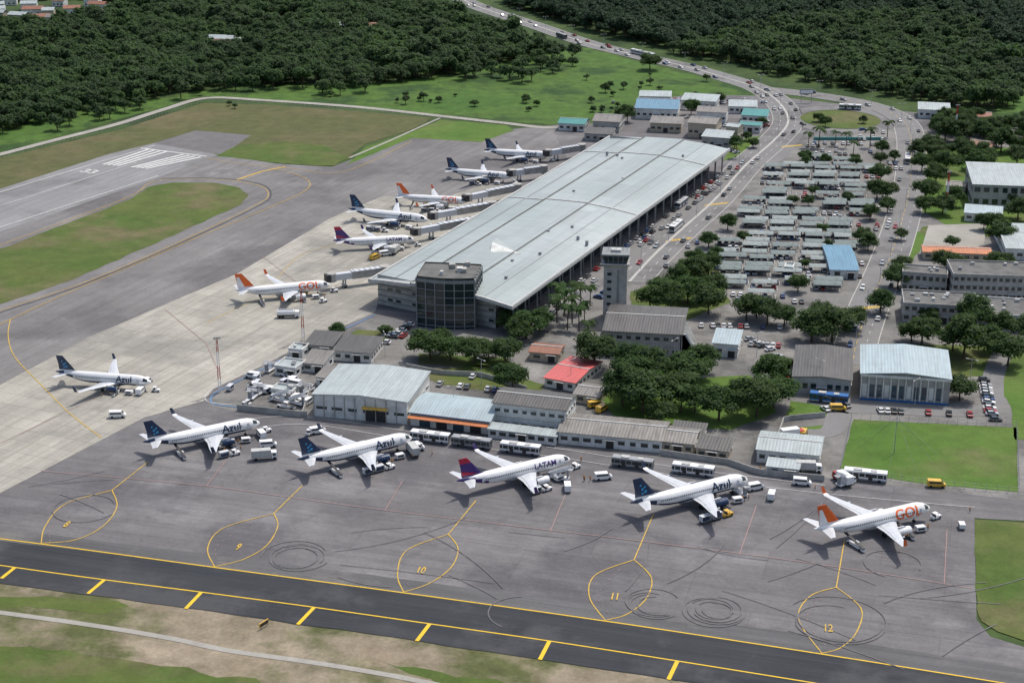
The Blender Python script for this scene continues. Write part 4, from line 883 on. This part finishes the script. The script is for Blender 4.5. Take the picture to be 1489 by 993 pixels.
for r_ in range(-3,60):
    for c_ in range(-22,26):
        q=org+xd*(c_*12.2+ (r_*37%7)*.6)+yd*(r_*8.6 if r_%2==0 else r_*8.6-2.4)
        if not inside(q,rows): 
            if inside(q,lot):
                for k in range(4):
                    if R()<.42:
                        p=q+xd*(k*2.7-4)
                        if all((p-t).length>5 for t in treesP): put("parked_car",random.choice(CARS),TR(p+Vector((0,0,.1)),PA+math.pi/2+U(-.06,.06)))
            continue
        if any((q-t).length<7 for t in treesP): continue
        if R()<.84: put("parking_canopy",random.choice(CAN),TR(q,PA+U(-.04,.04))@Matrix.Translation((U(-.4,.4),U(-.5,.5),U(-.1,.2)))@Matrix.Diagonal((U(.85,1.02),U(.95,1.2),U(.9,1.1),1)))
        for k in range(4):
            if R()<.55: put("parked_car",random.choice(CARS),TR(q+xd*(k*2.7-4.0)+Vector((0,0,.1)),PA+math.pi/2+random.choice([0,math.pi])+U(-.05,.05)))
        for k in range(5): a=q+xd*(k*2.7-5.4)-yd*2.5; ribbon(pk,[a,a+yd*5],.14,.12,'wht')
        if R()<.07: put("tree",random.choice(TV),TR(q+xd*6+yd*3,U(0,6),U(.35,.55)))
pk.obj("parking_markings")
YR=[((1010,425),(1060,432),6,.7),((560,500),(600,470),7,.6),((640,560),(780,575),14,.3),((1180,600),(1240,590),6,.5),((1260,598),(1420,605),16,.35),((1130,520),(1150,560),6,.6),((1430,550),(1440,600),12,.7),((990,160),(1110,165),26,.7),((1010,150),(1090,152),22,.8),((920,160),(990,180),12,.6),((1000,172),(1060,185),14,.6),((1090,495),(1130,515),8,.6),((1020,475),(1150,478),16,.6),((1040,210),(1075,225),8,.6),((560,487),(600,492),6,.5),((1440,600),(1450,616),4,.6),((870,150),(1000,150),12,.2),((985,190),(1060,200),14,.5),((860,440),(900,415),8,.6),((1330,390),(1460,470),9,.3),((1060,500),(1140,505),10,.5),((670,548),(760,555),10,.4),((1110,145),(1115,190),8,.6),((930,145),(1100,147),30,.7)]
for a,b,n,f in YR:
    P=S(*a);Q=S(*b); an=math.atan2((Q-P).y,(Q-P).x)+math.pi/2
    for i in range(n):
        if R()<f: put("parked_car",random.choice(CARS),TR(P.lerp(Q,i/n)+Vector((0,0,.12)),an+U(-.15,.15)))
at("pickup_truck",PICK,866,592,.4); at("pickup_truck",PICK,875,598,1); at("pickup_truck",PICK,1218,597,0); at("bus",bus('blueT','white'),1205,585,FA); at("bus",BUS[0],1236,160,-.2)
at("truck",TRK2,1152,637,.3); at("pickup_truck",PICK,1168,634,1.2)
# ---------------------------------------------------------------- masts, lamps, fences
def mast(h,w=.9):
    mb=MB(); n=int(h/2.2)
    for i in range(n):
        m='redP' if (i//2)%2 else 'white'; z0=i*h/n;z1=(i+1)*h/n; w0=w*(1-.5*z0/h);w1=w*(1-.5*z1/h); c=[(-1,-1),(1,-1),(1,1),(-1,1)]
        for j,(a,b) in enumerate(c):
            mb.cyl((a*w0/2,b*w0/2,z0),(a*w1/2,b*w1/2,z1),.09,.09,4,m,False); a2,b2=c[(j+1)%4]; mb.cyl((a*w0/2,b*w0/2,z0),(a2*w1/2,b2*w1/2,z1),.05,.05,3,m,False)
    mb.box(-1.2,-.25,h,1.2,.25,h+.35,'dark')
    for x in(-1,-.3,.4,1): mb.box(x-.2,-.5,h-.1,x+.2,-.26,h+.4,'frame')
    return mb.mesh("floodlight_mast")
m20=mast(19)
for u,v in((320,571),(441,496),(1375,310),(1388,205)): at("floodlight_mast",m20,u,v,.3)
def lamp():
    mb=MB(); mb.cyl((0,0,0),(0,0,9),.11,.07,6,'frame'); mb.cyl((-1.6,0,9.1),(1.6,0,9.1),.05,.05,5,'frame')
    for s in(-1,1): mb.box(s*1.7-.45,-.16,9.0,s*1.7+.45,.16,9.16,'frame')
    return mb.mesh("street_lamp")
LM=lamp()
for P,st_ in((R1,42),(R2,38)):
    for q in resample(P,st_): put("street_lamp",LM,TR(q,U(0,.2)))
for u,v in((1120,330),(1160,360),(1100,390),(1200,300),(1180,260),(1220,340),(1150,290),(700,560),(830,560),(1100,520),(1330,590),(1190,560),(660,600),(1410,560),(560,520),(980,530)): at("street_lamp",LM,u,v,U(0,3))
def fence(pts,h=2.2,solid=False):
    P=resample(W(pts),3.0); mb=MB()
    if solid:
        for a,b in zip(P,P[1:]):
            d=(b-a).normalized(); n=Vector((-d.y,d.x,0))*.12; u=Vector((0,0,h)); mb.hexa([a-n,b-n,b+n,a+n,a-n+u,b-n+u,b+n+u,a+n+u],'wallG')
        return mb.obj("boundary_wall")
    for a,b in zip(P,P[1:]):
        mb.cyl(a,a+Vector((0,0,h)),.06,.06,4,'frame')
        for z in(.3,1.2,h-.1): mb.cyl(a+Vector((0,0,z)),b+Vector((0,0,z)),.02,.02,3,'steel',False)
    mb.obj("chain_link_fence")
fence([(1222,686),(1340,705),(1480,718),(1560,728)]); fence([(1238,609),(1478,621),(1482,716)]); fence([(1238,609),(1222,686)]); fence([(0,231),(170,189),(296,149),(380,151),(628,171),(740,181)],1.8)
fence([(345,597),(440,607),(456,606)],2.2,True); fence([(960,662),(1060,676),(1100,690),(1200,700)],2,True); fence([(440,607),(452,568)],2.2,True); fence([(590,535),(640,545),(700,548),(770,570)],1.8,True); fence([(1130,640),(1140,612),(1205,606)],1.8,True)
mb=MB(); p=S(1300,660); mb.cyl(p,p+Vector((0,0,14)),.12,.06,5,'steel')
for i in range(10):
    a=i*.628; mb.cyl(p+Vector((0,0,12)),p+Vector((math.cos(a)*13,math.sin(a)*13,.1)),.03,.03,3,'steel',False)
mb.obj("radio_mast")
mb=MB(); mb.box(-1.6,-.15,.5,1.6,.15,1.6,'yelP'); mb.box(-1.5,-.17,.6,1.5,-.151,1.5,'dark'); mb.box(-1.3,-.1,0,-1.1,.1,.5,'steel'); mb.box(1.1,-.1,0,1.3,.1,.5,'steel'); SG=mb.mesh("guidance_sign")
at("guidance_sign",SG,384,912,1.0); 
mb=MB(); mb.box(-4,-.2,5,4,.2,8,'mull'); mb.box(-3.6,-.24,5.5,3.6,-.205,7.4,'white')
for x in(-3,3): mb.cyl((x,0,0),(x,0,5.05),.15,.15,6,'steel')
BB=mb.mesh("billboard"); at("billboard",BB,1172,150,0)
mb=MB(); mb.box(-18,-.4,0,18,.4,1.6,'roofTe'); mb.obj("welcome_sign_wall",TR(S(1232,204),0))
# ---------------------------------------------------------------- ground crew
def person():
    me=bpy.data.meshes.new("worker"); V=[(0,0,.95),(0,0,1.2),(0,0,1.42),(0,0,1.55),(0,0,1.72),(0,.2,1.4),(.05,.27,1.12),(.14,.28,.88),(0,-.2,1.4),(-.02,-.27,1.12),(.06,-.28,.88),(.02,.1,.9),(.08,.12,.5),(.02,.12,.06),(.14,.12,.03),(0,-.1,.9),(-.06,-.12,.5),(-.16,-.12,.06),(-.04,-.12,.03)]
    E=[(0,1),(1,2),(2,3),(3,4),(2,5),(5,6),(6,7),(2,8),(8,9),(9,10),(0,11),(11,12),(12,13),(13,14),(0,15),(15,16),(16,17),(17,18)]
    me.from_pydata(V,E,[]); o=bpy.data.objects.new("w",me); scene.collection.objects.link(o); o.modifiers.new("s",'SKIN')
    rad=[.15,.15,.17,.06,.11,.07,.055,.04,.07,.055,.04,.1,.07,.05,.04,.1,.07,.05,.04]
    for i,r in enumerate(rad): me.skin_vertices[0].data[i].radius=(r,r)
    me.skin_vertices[0].data[0].use_root=True
    s=o.modifiers.new("u",'SUBSURF'); s.levels=1; bpy.context.view_layer.update()
    m2=bpy.data.meshes.new_from_object(o.evaluated_get(bpy.context.evaluated_depsgraph_get())); bpy.data.objects.remove(o)
    m2.materials.clear()
    for k in('hivis','navy','skin','dark'): m2.materials.append(M[k])
    for p in m2.polygons: z=p.center.z; p.material_index=3 if z>1.74 else 2 if z>1.5 else 0 if z>.92 else 1
    return m2
PM=person()
for T in PT[:7]:
    for k in range(4): put("ground_crew_worker",PM,T@Matrix.Translation((U(2,22),U(-10,-4),0))@Matrix.Rotation(U(0,6),4,'Z'))
for u,v in((1120,690),(1105,685),(850,700),(845,672),(600,668),(1410,745),(1185,712)): at("ground_crew_worker",PM,u,v,U(0,6))
print("objects",len(bpy.data.objects))
